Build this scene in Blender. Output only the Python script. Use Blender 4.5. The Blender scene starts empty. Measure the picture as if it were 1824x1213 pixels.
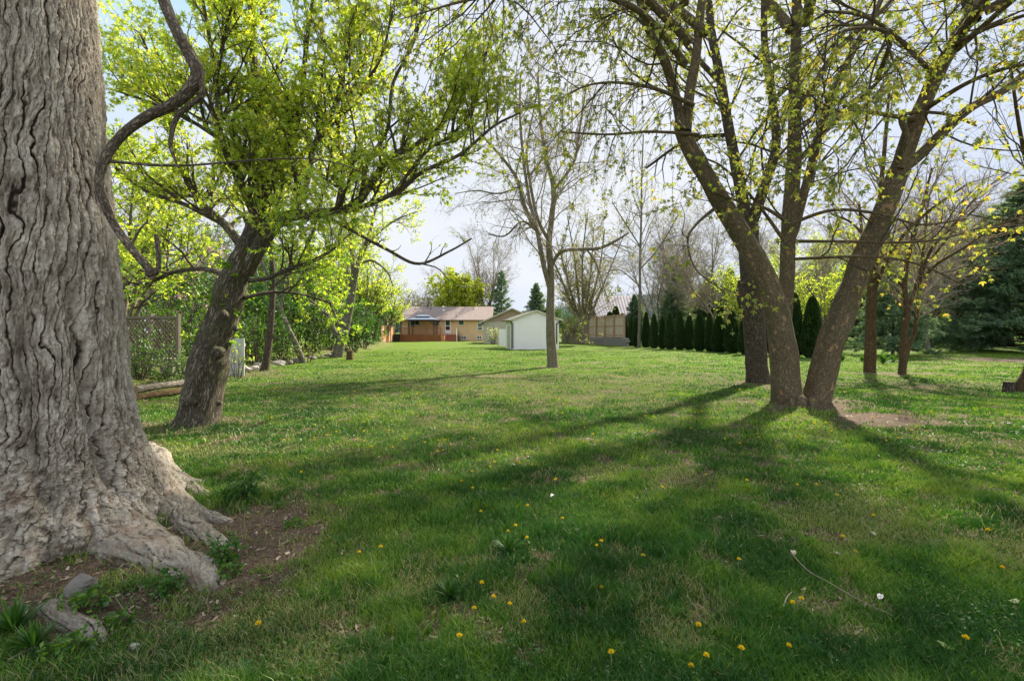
import bpy, math, numpy as np
from math import radians, sin, cos, pi
rng = np.random.default_rng(7)
SC = bpy.context.scene
COL = SC.collection

# ------------------------------------------------------------------ camera / light
CAM_Z, F_PX, HOR = 1.5, 861.0, 591.0
cd = bpy.data.cameras.new('camera'); cam = bpy.data.objects.new('camera', cd); COL.objects.link(cam)
cam.location = (0, 0, CAM_Z); cam.rotation_euler = (radians(90), 0, 0)
cd.sensor_width = 36; cd.lens = 36 * F_PX / 1824; cd.shift_y = -(606.5 - HOR) / 1824
cd.clip_start = 0.05; cd.clip_end = 4000
SC.camera = cam
SUN_EL, SUN_DX, SUN_DY = 41.0, 0.60, 0.80          # towards the sun
sl = bpy.data.lights.new('sun', 'SUN'); sl.energy = 5.0; sl.angle = radians(1.8); sl.color = (1, .91, .76)
so = bpy.data.objects.new('sun', sl); COL.objects.link(so)
from mathutils import Vector
sd = Vector((SUN_DX * cos(radians(SUN_EL)), SUN_DY * cos(radians(SUN_EL)), sin(radians(SUN_EL)))).normalized()
so.rotation_euler = sd.to_track_quat('Z', 'Y').to_euler(); so.location = (20, 20, 30)
W = bpy.data.worlds.new('World'); SC.world = W; W.use_nodes = True
nt = W.node_tree; bg = nt.nodes['Background']
sky = nt.nodes.new('ShaderNodeTexSky'); sky.sky_type = 'NISHITA'; sky.sun_disc = False
sky.sun_elevation = radians(SUN_EL); sky.sun_rotation = math.atan2(SUN_DX, SUN_DY)
sky.air_density = 1.0; sky.dust_density = .7; sky.ozone_density = 1.2
tc = nt.nodes.new('ShaderNodeTexCoord')
nz = nt.nodes.new('ShaderNodeTexNoise'); nz.inputs['Scale'].default_value = 1.3; nz.inputs['Detail'].default_value = 8
nz.inputs['Roughness'].default_value = .55
mp = nt.nodes.new('ShaderNodeMapping'); mp.inputs['Scale'].default_value = (1, 1, 2.6); mp.inputs['Location'].default_value = (.4, .1, 0)
nt.links.new(tc.outputs['Generated'], mp.inputs['Vector']); nt.links.new(mp.outputs['Vector'], nz.inputs['Vector'])
rp = nt.nodes.new('ShaderNodeMapRange'); rp.inputs['From Min'].default_value = .40; rp.inputs['From Max'].default_value = .64
rp.inputs['To Min'].default_value = .05; rp.inputs['To Max'].default_value = .85
nt.links.new(nz.outputs['Fac'], rp.inputs['Value'])
mx = nt.nodes.new('ShaderNodeMix'); mx.data_type = 'RGBA'
vm = nt.nodes.new('ShaderNodeVectorMath'); vm.operation = 'MINIMUM'; vm.inputs[1].default_value = (2.05, 2.3, 2.8); nt.links.new(sky.outputs['Color'], vm.inputs[0])   # caps the sky colour to tame the glare round the sun
nt.links.new(rp.outputs['Result'], mx.inputs['Factor']); nt.links.new(vm.outputs[0], mx.inputs['A'])
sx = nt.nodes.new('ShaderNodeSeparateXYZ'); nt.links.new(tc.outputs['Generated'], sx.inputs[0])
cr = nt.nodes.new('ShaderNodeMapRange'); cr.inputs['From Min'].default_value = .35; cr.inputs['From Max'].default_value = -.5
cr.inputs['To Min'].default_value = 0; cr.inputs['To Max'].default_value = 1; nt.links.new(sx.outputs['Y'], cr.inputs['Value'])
cm = nt.nodes.new('ShaderNodeMix'); cm.data_type = 'RGBA'; cm.inputs['A'].default_value = (2.65, 2.72, 2.82, 1); cm.inputs['B'].default_value = (6.4, 6.3, 6.2, 1)  # unseen brighter cloud added behind the camera to fill the shade
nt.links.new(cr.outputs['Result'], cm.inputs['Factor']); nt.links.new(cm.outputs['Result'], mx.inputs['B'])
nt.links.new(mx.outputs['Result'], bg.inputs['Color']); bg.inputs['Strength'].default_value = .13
SC.view_settings.view_transform = 'Standard'; SC.view_settings.look = 'None'
SC.view_settings.exposure = 1.45; SC.view_settings.gamma = 1
SC.cycles.max_bounces = 8; SC.cycles.diffuse_bounces = 4; SC.cycles.transmission_bounces = 4; SC.cycles.transparent_max_bounces = 6
SC.cycles.use_denoising = True

# ------------------------------------------------------------------ noise
_T = np.random.default_rng(11).random((256, 256)).astype(np.float64) * 2 - 1
def vn(x, y, s=0):
    x = np.asarray(x, float) + s * 17.37; y = np.asarray(y, float) + s * 9.71
    xi = np.floor(x).astype(int); yi = np.floor(y).astype(int); fx = x - xi; fy = y - yi
    fx = fx * fx * fx * (fx * (fx * 6 - 15) + 10); fy = fy * fy * fy * (fy * (fy * 6 - 15) + 10)
    a = _T[xi & 255, yi & 255]; b = _T[(xi + 1) & 255, yi & 255]; c = _T[xi & 255, (yi + 1) & 255]; d = _T[(xi + 1) & 255, (yi + 1) & 255]
    return (a * (1 - fx) + b * fx) * (1 - fy) + (c * (1 - fx) + d * fx) * fy
def fbm(x, y, o=4, s=0, g=.5):
    t = 0; a = 1; n = 0; x = np.asarray(x, float); y = np.asarray(y, float)
    for i in range(o):
        t = t + a * vn(x * 2 ** i, y * 2 ** i, s + i * 3.1); n += a; a *= g
    return t / n * 1.5
def sst(a, b, x):
    t = np.clip((np.asarray(x, float) - a) / (b - a), 0, 1); return t * t * (3 - 2 * t)

def hgt(x, y):
    x = np.asarray(x, float); y = np.asarray(y, float)
    h = .05 * vn(x * .25, y * .25, 2) * sst(0, 6, y) + .018 * vn(x * 1.3, y * 1.3, 5)
    h = h + .75 * sst(28, 62, y) * sst(.38, .62, x / np.maximum(y, 1)) * sst(14, 22, x)
    edge = -9.2 - .05 * y - 4.5 * sst(40, 75, y) + .25 * vn(y * .4, x * 0, 8)
    h = h + .38 * sst(0, 1.3, edge - x) * sst(9, 11, y) * (1 - sst(55, 70, y))
    r = np.hypot(x + 3.4, y - 3.6); h = h + .09 * np.exp(-(r / 1.35) ** 2)
    r = np.hypot(x - 6, y - 10); h = h + .08 * np.exp(-(r / 1.2) ** 2)
    return h
def P(px, py, Y): return np.array([(px - 912) * Y / F_PX, Y, CAM_Z - (py - HOR) * Y / F_PX])
def G(px, py):
    Y = 1.5 * F_PX / max(py - HOR, 1.0)
    for _ in range(12):
        h = float(hgt((px - 912) * Y / F_PX, Y)); Y = .5 * Y + .5 * (CAM_Z - h) * F_PX / (py - HOR)
    x = (px - 912) * Y / F_PX
    return np.array([x, Y, float(hgt(x, Y))])

# ------------------------------------------------------------------ mesh helpers
def mesh(name, V, Q=None, T=None, mat=None, attrs=None, vattrs=None, smooth=True, parent=None, off=None):
    V = np.asarray(V, np.float32).reshape(-1, 3)
    if off is not None: V = V - np.asarray(off, np.float32)
    me = bpy.data.meshes.new(name)
    Q = np.zeros((0, 4), np.int32) if Q is None else np.asarray(Q, np.int32).reshape(-1, 4)
    T = np.zeros((0, 3), np.int32) if T is None else np.asarray(T, np.int32).reshape(-1, 3)
    me.vertices.add(len(V)); me.vertices.foreach_set('co', V.ravel())
    nl = Q.size + T.size; me.loops.add(nl); me.loops.foreach_set('vertex_index', np.concatenate([Q.ravel(), T.ravel()]))
    nf = len(Q) + len(T); me.polygons.add(nf)
    ls = np.concatenate([np.arange(len(Q)) * 4, Q.size + np.arange(len(T)) * 3]).astype(np.int32)
    me.polygons.foreach_set('loop_start', ls)
    me.polygons.foreach_set('loop_total', np.concatenate([np.full(len(Q), 4), np.full(len(T), 3)]).astype(np.int32))
    me.polygons.foreach_set('use_smooth', np.full(nf, smooth))
    me.update(calc_edges=True)
    for k, a in (attrs or {}).items():
        at = me.attributes.new(k, 'FLOAT', 'POINT'); at.data.foreach_set('value', np.asarray(a, np.float32).ravel())
    for k, a in (vattrs or {}).items():
        at = me.attributes.new(k, 'FLOAT_VECTOR', 'POINT'); at.data.foreach_set('vector', np.asarray(a, np.float32).ravel())
    if mat: me.materials.append(mat)
    o = bpy.data.objects.new(name, me); COL.objects.link(o)
    if parent: o.parent = parent
    return o
def thing(name, label, cat, loc=(0, 0, 0), rz=0, group=None):
    o = bpy.data.objects.new(name, None); COL.objects.link(o); o.location = loc; o.rotation_euler = (0, 0, rz)
    o.empty_display_size = .3
    o['label'] = label; o['category'] = cat
    if group: o['group'] = group
    return o
def tag(o, label=None, cat=None, group=None, kind=None):
    if label: o['label'] = label
    if cat: o['category'] = cat
    if group: o['group'] = group
    if kind: o['kind'] = kind
    return o
def dup(root, loc, rz=0, sc=1, label=None, group=None):
    def cp(o, par):
        c = o.copy(); COL.objects.link(c); c.parent = par
        for ch in [q for q in o.children]: cp(ch, c)
        return c
    r = cp(root, None); r.location = loc; r.rotation_euler = (0, 0, rz)
    r.scale = sc if hasattr(sc, '__len__') else (sc, sc, sc)
    if label: r['label'] = label
    if group: r['group'] = group
    return r
class MB:
    """collects boxes / prisms into one mesh"""
    def __init__(s): s.V = []; s.Q = []; s.T = []; s.n = 0
    def raw(s, v, q=(), t=()):
        s.V.append(np.asarray(v, float)); s.Q += [[i + s.n for i in f] for f in q]; s.T += [[i + s.n for i in f] for f in t]; s.n += len(v); return s
    def box(s, x0, x1, y0, y1, z0, z1):
        v = [(x, y, z) for z in (z0, z1) for x, y in ((x0, y0), (x1, y0), (x1, y1), (x0, y1))]
        return s.raw(v, [(3, 2, 1, 0), (4, 5, 6, 7), (0, 1, 5, 4), (1, 2, 6, 5), (2, 3, 7, 6), (3, 0, 4, 7)])
    def bar(s, a, b, w, h=None, up=(0, 0, 1)):
        a = np.array(a, float); b = np.array(b, float); h = h or w; d = b - a; d /= np.linalg.norm(d)
        u = np.cross(d, up); u = u / (np.linalg.norm(u) + 1e-9) if np.linalg.norm(u) > 1e-3 else np.array([1., 0, 0]); v = np.cross(u, d)
        c = [p + u * sx * w / 2 + v * sz * h / 2 for p in (a, b) for sx, sz in ((-1, -1), (1, -1), (1, 1), (-1, 1))]
        return s.raw(c, [(3, 2, 1, 0), (4, 5, 6, 7), (0, 1, 5, 4), (1, 2, 6, 5), (2, 3, 7, 6), (3, 0, 4, 7)])
    def slab(s, quad, th):
        q = np.array(quad, float); n = np.cross(q[1] - q[0], q[3] - q[0]); n /= np.linalg.norm(n)
        v = list(q) + list(q - n * th)
        return s.raw(v, [(0, 1, 2, 3), (7, 6, 5, 4), (1, 0, 4, 5), (2, 1, 5, 6), (3, 2, 6, 7), (0, 3, 7, 4)])
    def cyl(s, a, b, r0, r1=None, n=12, cap=True):
        r1 = r0 if r1 is None else r1; a = np.array(a, float); b = np.array(b, float); d = b - a; d /= np.linalg.norm(d)
        u = np.cross(d, (0, 0, 1) if abs(d[2]) < .9 else (1, 0, 0)); u /= np.linalg.norm(u); w = np.cross(d, u)
        v = [p + r * (u * cos(2 * pi * k / n) + w * sin(2 * pi * k / n)) for p, r in ((a, r0), (b, r1)) for k in range(n)]
        q = [(k, (k + 1) % n, n + (k + 1) % n, n + k) for k in range(n)]; t = []
        if cap:
            v += [a, b]; t = [(2 * n, (k + 1) % n, k) for k in range(n)] + [(2 * n + 1, n + k, n + (k + 1) % n) for k in range(n)]
        return s.raw(v, q, t)
    def build(s, name, mat, parent=None, smooth=False, bevel=0):
        o = mesh(name, np.concatenate(s.V), s.Q or None, s.T or None, mat, smooth=smooth, parent=parent)
        if bevel:
            m = o.modifiers.new('bevel', 'BEVEL'); m.width = bevel; m.segments = 2; m.limit_method = 'ANGLE'
        return o

# ------------------------------------------------------------------ materials
class N:
    def __init__(s, name):
        s.m = bpy.data.materials.new(name); s.m.use_nodes = True; s.t = s.m.node_tree; s.b = s.t.nodes['Principled BSDF']; s.out = s.t.nodes['Material Output']
    def n(s, typ, **kw):
        q = s.t.nodes.new(typ)
        for k, v in kw.items():
            if k.startswith('i_'): q.inputs[k[2:].replace('_', ' ')].default_value = v
            else: setattr(q, k, v)
        return q
    def l(s, a, b): s.t.links.new(a, b)
    def noise(s, vec, scale, detail=4, rough=.55, dist=0):
        q = s.n('ShaderNodeTexNoise'); q.inputs['Scale'].default_value = scale; q.inputs['Detail'].default_value = detail
        q.inputs['Roughness'].default_value = rough; q.inputs['Distortion'].default_value = dist
        if vec is not None: s.l(vec, q.inputs['Vector'])
        return q.outputs['Fac']
    def ramp(s, fac, stops):
        q = s.n('ShaderNodeValToRGB'); e = q.color_ramp.elements
        while len(e) > 1: e.remove(e[0])
        e[0].position = stops[0][0]; e[0].color = (*stops[0][1], 1)
        for p, c in stops[1:]:
            k = e.new(p); k.color = (*c, 1)
        s.l(fac, q.inputs['Fac']); return q.outputs['Color']
    def mix(s, f, a, b, mode='MIX'):
        q = s.n('ShaderNodeMix', data_type='RGBA', blend_type=mode)
        for x, k in ((f, 'Factor'), (a, 'A'), (b, 'B')):
            if isinstance(x, (int, float)): q.inputs[k].default_value = x
            elif isinstance(x, tuple): q.inputs[k].default_value = (*x, 1)
            else: s.l(x, q.inputs[k])
        return q.outputs['Result']
    def rng(s, v, a, b, c=0, d=1):
        q = s.n('ShaderNodeMapRange'); q.inputs['From Min'].default_value = a; q.inputs['From Max'].default_value = b
        q.inputs['To Min'].default_value = c; q.inputs['To Max'].default_value = d; s.l(v, q.inputs['Value']); return q.outputs['Result']
    def attr(s, name, out='Fac'):
        q = s.n('ShaderNodeAttribute', attribute_name=name); return q.outputs[out]
    def mapv(s, vec, sc):
        q = s.n('ShaderNodeMapping'); q.inputs['Scale'].default_value = sc; s.l(vec, q.inputs['Vector']); return q.outputs['Vector']
    def obj(s): return s.n('ShaderNodeTexCoord').outputs['Object']
    def bump(s, h, st, dist=.02):
        q = s.n('ShaderNodeBump'); q.inputs['Strength'].default_value = st; q.inputs['Distance'].default_value = dist
        s.l(h, q.inputs['Height']); s.l(q.outputs['Normal'], s.b.inputs['Normal'])
    def math(s, op, a, b=0.):
        q = s.n('ShaderNodeMath', operation=op)
        for i, x in enumerate((a, b)):
            if isinstance(x, (int, float)): q.inputs[i].default_value = x
            else: s.l(x, q.inputs[i])
        return q.outputs[0]
    def fin(s, col, rough=.85, spec=.25):
        if isinstance(col, tuple): s.b.inputs['Base Color'].default_value = (*col, 1)
        else: s.l(col, s.b.inputs['Base Color'])
        s.b.inputs['Roughness'].default_value = rough; s.b.inputs['Specular IOR Level'].default_value = spec; return s.m

def leaf_mat(name, stops, trans=.5, rough=.5):
    q = N(name); c = q.ramp(q.attr('rnd'), stops)
    d = q.n('ShaderNodeBsdfDiffuse'); t = q.n('ShaderNodeBsdfTranslucent'); g = q.n('ShaderNodeBsdfGlossy'); g.inputs['Roughness'].default_value = .45
    g.inputs['Color'].default_value = (.8, .8, .8, 1)
    tcx = q.mix(1.0, c, (1.25, 1.15, .55), 'MULTIPLY')
    q.l(c, d.inputs['Color']); q.l(tcx, t.inputs['Color'])
    m1 = q.n('ShaderNodeMixShader'); m1.inputs[0].default_value = trans; q.l(d.outputs[0], m1.inputs[1]); q.l(t.outputs[0], m1.inputs[2])
    m2 = q.n('ShaderNodeMixShader'); m2.inputs[0].default_value = .04; q.l(m1.outputs[0], m2.inputs[1]); q.l(g.outputs[0], m2.inputs[2])
    q.l(m2.outputs[0], q.out.inputs['Surface']); q.t.nodes.remove(q.b); return q.m
def bark_mat(name, dark, light, us=26, vs=7, bump=.9, patch=None, moss=None, dist=.02):
    q = N(name); v = q.attr('bk', 'Vector'); a = q.noise(q.mapv(v, (us, us, vs)), 1, 6, .6, .6)
    r = q.rng(q.math('ABSOLUTE', q.math('SUBTRACT', a, .5)), 0.0, .13)
    fine = q.noise(q.mapv(v, (us * 4, us * 4, vs * 5)), 1, 4, .7)
    c = q.mix(r, dark, light); big = q.noise(q.mapv(v, (3, 3, 1.5)), 1, 3, .6)
    c = q.mix(q.rng(fine, .3, .7), q.mix(1., c, (.6, .6, .6), 'MULTIPLY'), c)
    c = q.mix(q.rng(big, .35, .65, 0, .45), c, q.mix(1., c, (.62, .60, .55), 'MULTIPLY'))
    if patch:
        pn = q.noise(q.mapv(v, (9, 9, 5)), 1, 2, .5); c = q.mix(q.rng(pn, .645, .665), c, patch)
    if moss:
        mn = q.noise(q.mapv(v, (5, 5, 2)), 1, 5, .7); c = q.mix(q.rng(mn, .5, .62, 0, .6), c, moss)
    h = q.math('ADD', r, q.math('MULTIPLY', fine, .4)); q.bump(h, bump, dist)
    return q.fin(c, .92, .15)
def plain(name, col, rough=.7, var=.25, sc=6, bump=0, spec=.3, metal=0):
    q = N(name); o = q.obj(); n = q.noise(o, sc, 6, .65)
    c = q.mix(q.rng(n, .3, .7, 0, var), col, tuple(x * .55 for x in col))
    if bump: q.bump(q.noise(o, sc * 6, 4), bump, .01)
    q.b.inputs['Metallic'].default_value = metal
    return q.fin(c, rough, spec)

M = {}
M['leaf_spring'] = leaf_mat('spring maple leaf', [(0, (.17, .33, .03)), (.35, (.35, .50, .05)), (.8, (.50, .60, .08)), (1, (.64, .66, .14))], .7)
M['leaf_norway'] = leaf_mat('young norway leaf', [(0, (.12, .18, .03)), (.45, (.27, .33, .055)), (.84, (.42, .42, .085)), (1, (.48, .36, .09))], .55)
M['leaf_green'] = leaf_mat('green shrub leaf', [(0, (.03, .10, .012)), (.6, (.07, .18, .018)), (1, (.18, .30, .025))], .45)
M['leaf_hedge'] = leaf_mat('glossy hedge leaf', [(0, (.025, .09, .012)), (.6, (.055, .16, .016)), (1, (.11, .23, .03))], .4)
M['leaf_bud'] = leaf_mat('budding leaf', [(0, (.13, .16, .04)), (.6, (.24, .26, .06)), (1, (.32, .29, .11))], .5)
M['leaf_lime'] = leaf_mat('lime spring leaf', [(0, (.26, .36, .03)), (1, (.50, .55, .06))], .55)
M['leaf_white'] = leaf_mat('pale blossom', [(0, (.35, .42, .18)), (1, (.62, .65, .4))], .4)
M['blossom'] = leaf_mat('magnolia blossom', [(0, (.62, .34, .50)), (.6, (.75, .52, .65)), (1, (.82, .70, .76))], .45)
M['needle'] = leaf_mat('blue green pine needle', [(0, (.07, .14, .085)), (.6, (.15, .25, .15)), (1, (.27, .37, .21))], .35)
M['needle_d'] = leaf_mat('dark spruce needle', [(0, (.012, .038, .016)), (.6, (.028, .07, .025)), (1, (.06, .11, .035))], .2)
M['cedar'] = leaf_mat('arborvitae spray', [(0, (.010, .026, .010)), (.7, (.022, .055, .014)), (1, (.07, .12, .02))], .15)
M['bark_e'] = bark_mat('furrowed maple bark', (.065, .053, .04), (.38, .325, .25), 38, 7, 1.0, moss=(.10, .11, .04))
M['bark_a'] = bark_mat('smooth norway bark', (.085, .065, .04), (.31, .242, .155), 45, 14, .6, patch=(.30, .19, .10), moss=(.085, .085, .04), dist=.012)
M['bark_b'] = bark_mat('rough dark bark', (.045, .036, .028), (.22, .18, .135), 30, 9, .9)
M['bark_d'] = bark_mat('olive grey bark', (.13, .11, .075), (.38, .33, .235), 26, 12, .5, dist=.02)
M['bark_g'] = bark_mat('grey twig bark', (.10, .085, .065), (.30, .27, .22), 12, 5, .4)
M['bark_o'] = bark_mat('orange brown bark', (.07, .045, .022), (.23, .155, .08), 30, 9, .8)
M['twig_d'] = plain('dark twig', (.075, .058, .04), .9, .4, 8)
M['twig_g'] = plain('grey twig', (.28, .24, .19), .9, .4, 4)
M['twig_t'] = plain('tan twig', (.26, .19, .12), .9, .4, 4)

def grass_mat():
    q = N('grass blade'); c = q.ramp(q.attr('rnd'), [(0, (.020, .090, .008)), (.4, (.070, .195, .012)), (.70, (.225, .345, .028)), (.80, (.24, .27, .06)), (1, (.38, .33, .18))])
    d = q.n('ShaderNodeBsdfDiffuse'); t = q.n('ShaderNodeBsdfTranslucent'); g = q.n('ShaderNodeBsdfGlossy'); g.inputs['Roughness'].default_value = .5
    q.l(c, d.inputs['Color']); q.l(c, t.inputs['Color'])
    m1 = q.n('ShaderNodeMixShader'); m1.inputs[0].default_value = .42; q.l(d.outputs[0], m1.inputs[1]); q.l(t.outputs[0], m1.inputs[2])
    m2 = q.n('ShaderNodeMixShader'); m2.inputs[0].default_value = .03; q.l(m1.outputs[0], m2.inputs[1]); q.l(g.outputs[0], m2.inputs[2])
    q.l(m2.outputs[0], q.out.inputs['Surface']); q.t.nodes.remove(q.b); return q.m
M['grass'] = grass_mat()
def lawn_mat():
    q = N('lawn ground'); o = q.obj(); soil = q.attr('soil'); dry = q.attr('dry'); far = q.attr('far')
    n1 = q.noise(o, 1.1, 6, .65); n2 = q.noise(o, 14, 5, .7); n3 = q.noise(o, 70, 4, .7); n4 = q.noise(o, .16, 4, .6)
    g = q.ramp(q.rng(n2, .3, .7), [(0, (.065, .13, .010)), (.5, (.13, .215, .016)), (1, (.21, .28, .024))])
    g = q.mix(q.rng(n4, .38, .62, 0, .6), g, (.12, .235, .014)); g = q.mix(q.rng(n1, .5, .68, 0, .35), g, (.23, .28, .045))
    g = q.mix(q.math('MULTIPLY', dry, .8), g, (.25, .23, .10))
    g = q.mix(q.rng(n3, .4, .75, 0, .45), q.mix(1., g, (.62, .66, .6), 'MULTIPLY'), g)
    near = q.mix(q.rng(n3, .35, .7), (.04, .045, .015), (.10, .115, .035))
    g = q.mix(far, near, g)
    s = q.ramp(q.rng(n3, .3, .75), [(0, (.05, .034, .023)), (.5, (.15, .105, .075)), (.8, (.27, .20, .145)), (1, (.42, .34, .26))])
    s = q.mix(q.rng(n2, .45, .7, 0, .6), s, (.07, .045, .03))
    c = q.mix(soil, g, s)
    h = q.math('ADD', q.math('MULTIPLY', n2, .6), q.math('MULTIPLY', n3, .5)); q.bump(h, 1.0, .05)
    return q.fin(c, .95, .1)
M['lawn'] = lawn_mat()

# ------------------------------------------------------------------ soil / dry maps
def ell(x, y, cx, cy, rx, ry, rot=0):
    dx = x - cx; dy = y - cy; c, s = cos(rot), sin(rot)
    return np.hypot((dx * c + dy * s) / rx, (-dx * s + dy * c) / ry)
SOILS = [(-2.0, 2.55, .75, .42, -.2), (-2.35, 3.2, 1.3, 1.15, .2), (-1.85, 3.75, .8, .45, .1), (6.2, 8.2, 1.5, .6, .1), (6.1, 9.8, 1.5, 1.0, 0), (7.8, 14.2, 2.0, 1.0, 0), (13.3, 17.2, 2.6, .9, .1), (13.5, 13.4, 3.0, .8, .1),
         (1.8, 20.6, .8, .5, 0), (-5.2, 7.8, .9, .7, 0), (-9.4, 17, 1.5, 2.2, .2), (-.6, 16.2, 1.5, .6, .1), (27, 26, 4.2, 2.2, .1), (9, 11.4, 1.6, .35, .2), (-2, 64, 5, 2, 0), (14.6, 11.9, 1.8, .5, .1), (10.5, 12.2, 1.5, .3, -.1)]
SW = [1.0, 1.0, 1.0, .95, .9, .75, .95, .5, .8, .8, .7, .6, 1.1, .5, 1.2, .6, .45]
def soil(x, y):
    x = np.asarray(x, float); y = np.asarray(y, float)
    n = fbm(x * 1.6, y * 1.6, 4, 1); n2 = fbm(x * 6, y * 6, 3, 4); s = np.zeros_like(x)
    for (cx, cy, rx, ry, ro), w in zip(SOILS, SW):
        d = ell(x, y, cx, cy, rx, ry, ro) + n * .60 + n2 * .34
        s = np.maximum(s, (1 - sst(.40, 1.2, d)) * min(w, 1))
        if w < 1: s = s * 1
    edge = -9.2 - .05 * y - 4.5 * sst(40, 75, y)
    s = np.maximum(s, sst(-.2, 1.0, edge - x + n * .6) * (1 - sst(3.0, 5.0, edge - x + n)) * sst(7, 10, y) * (.55 + .35 * n2))
    sp = sst(.40, .62, fbm(x * 3.1, y * 3.1, 4, 21, .6)) * .75
    return np.clip(np.maximum(s, sp), 0, 1)
def dry(x, y):
    a = fbm(x * .55, y * .8, 4, 31); b = fbm(x * 3, y * 3.6, 3, 37)
    d = sst(.12, .55, a * .7 + b * .5)
    d = np.maximum(d, (1 - sst(.4, 1.2, ell(x, y, -.4, 14.5, 4.5, 3.2) + b * .5)) * .45)
    return np.clip(d, 0, 1) * (1 - .65 * sst(22, 34, y))

# ground sheet
n = 640; k = 7.4
u = np.linspace(-1, 1, n); gx = 1500 * np.sinh(k * u) / math.sinh(k)
u = np.linspace(-.45, 1, n); gy = 3 + 1500 * np.sinh(k * u) / math.sinh(k)
X, Y = np.meshgrid(gx, gy); Z = hgt(X, Y)
I = np.arange(n * n).reshape(n, n)
Q = np.stack([I[:-1, :-1], I[:-1, 1:], I[1:, 1:], I[1:, :-1]], -1).reshape(-1, 4)
S = soil(X, Y); Dm = dry(X, Y)
Z = Z + np.where(S > .2, .012 * fbm(X * 12, Y * 12, 2, 3), 0) * sst(30, 12, np.hypot(X, Y))
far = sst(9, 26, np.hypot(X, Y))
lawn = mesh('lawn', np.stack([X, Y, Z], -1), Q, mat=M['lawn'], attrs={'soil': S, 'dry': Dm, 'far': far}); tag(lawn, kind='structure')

# ------------------------------------------------------------------ grass blades (stuff)
def blades(Npts, y0, y1, seed, hs=1., ws=1.):
    r = np.random.default_rng(seed); y = y0 * (y1 / y0) ** r.random(Npts)
    x = y * (r.random(Npts) * 2.5 - 1.25)
    sp = soil(x, y); dr = dry(x, y); tuft = fbm(x * 2.2, y * 2.2, 3, 41)
    lumps = sst(.1, .5, fbm(x * 1.1, y * 1.1, 3, 43))
    keep = r.random(Npts) > np.where(sp > .85, .96, sp * .9)
    keep &= r.random(Npts) > sst(30, 46, np.hypot(x, y))
    keep &= np.hypot(x + 3.6, y - 3.6) > .7
    x, y, sp, dr, tuft, lumps = [a[keep] for a in (x, y, sp, dr, tuft, lumps)]; m = len(x)
    z = hgt(x, y) - .004; dist = np.hypot(x, y)
    h = (.026 + .030 * r.random(m) + .055 * sst(.05, .5, tuft) * r.random(m) + .02 * lumps * r.random(m)) * hs * (1 - .4 * dr) * (1 - .35 * sst(7, 20, dist))
    w = .0021 * np.maximum(1, dist / 3.0) * ws * (.7 + .6 * r.random(m))
    a = r.random(m) * 2 * pi; lean = (.25 + .9 * r.random(m)) * h; la = r.random(m) * 2 * pi
    ax, ay = np.cos(a) * w, np.sin(a) * w; lx, ly = np.cos(la) * lean, np.sin(la) * lean
    b = np.stack([x, y, z], -1)
    v = np.stack([b + np.stack([-ax, -ay, 0 * ax], -1), b + np.stack([ax, ay, 0 * ax], -1),
                  b + np.stack([lx * .4 + ax * .75, ly * .4 + ay * .75, h * .6], -1), b + np.stack([lx * .4 - ax * .75, ly * .4 - ay * .75, h * .6], -1),
                  b + np.stack([lx, ly, h * (.8 + .2 * r.random(m))], -1)], 1)
    i = np.arange(m)[:, None] * 5
    q = np.concatenate([i + 0, i + 1, i + 2, i + 3], 1); t = np.concatenate([i + 3, i + 2, i + 4], 1)
    patch = fbm(x * .8, y * .8, 3, 51) * .5 + fbm(x * 3.2, y * 3.8, 3, 57) * .4
    c = .36 + .22 * r.standard_normal(m) * .8 + patch * .75
    c = np.clip(c, 0, .74); isdry = r.random(m) < (.03 + .48 * dr + .35 * sp); c = np.where(isdry, .74 + .26 * r.random(m), c)
    return v.reshape(-1, 3), q, t, np.repeat(c, 5)
v1, q1, t1, c1 = blades(600000, 1.5, 46, 101)
v2, q2, t2, c2 = blades(150000, 1.5, 5.0, 102, 1.1, .9)
k = len(v1)
g = mesh('grass', np.concatenate([v1, v2]), np.concatenate([q1, q2 + k]), np.concatenate([t1, t2 + k]), M['grass'], {'rnd': np.concatenate([c1, c2])})
tag(g, 'short green and yellowing lawn grass blades', 'grass', kind='stuff')

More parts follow.
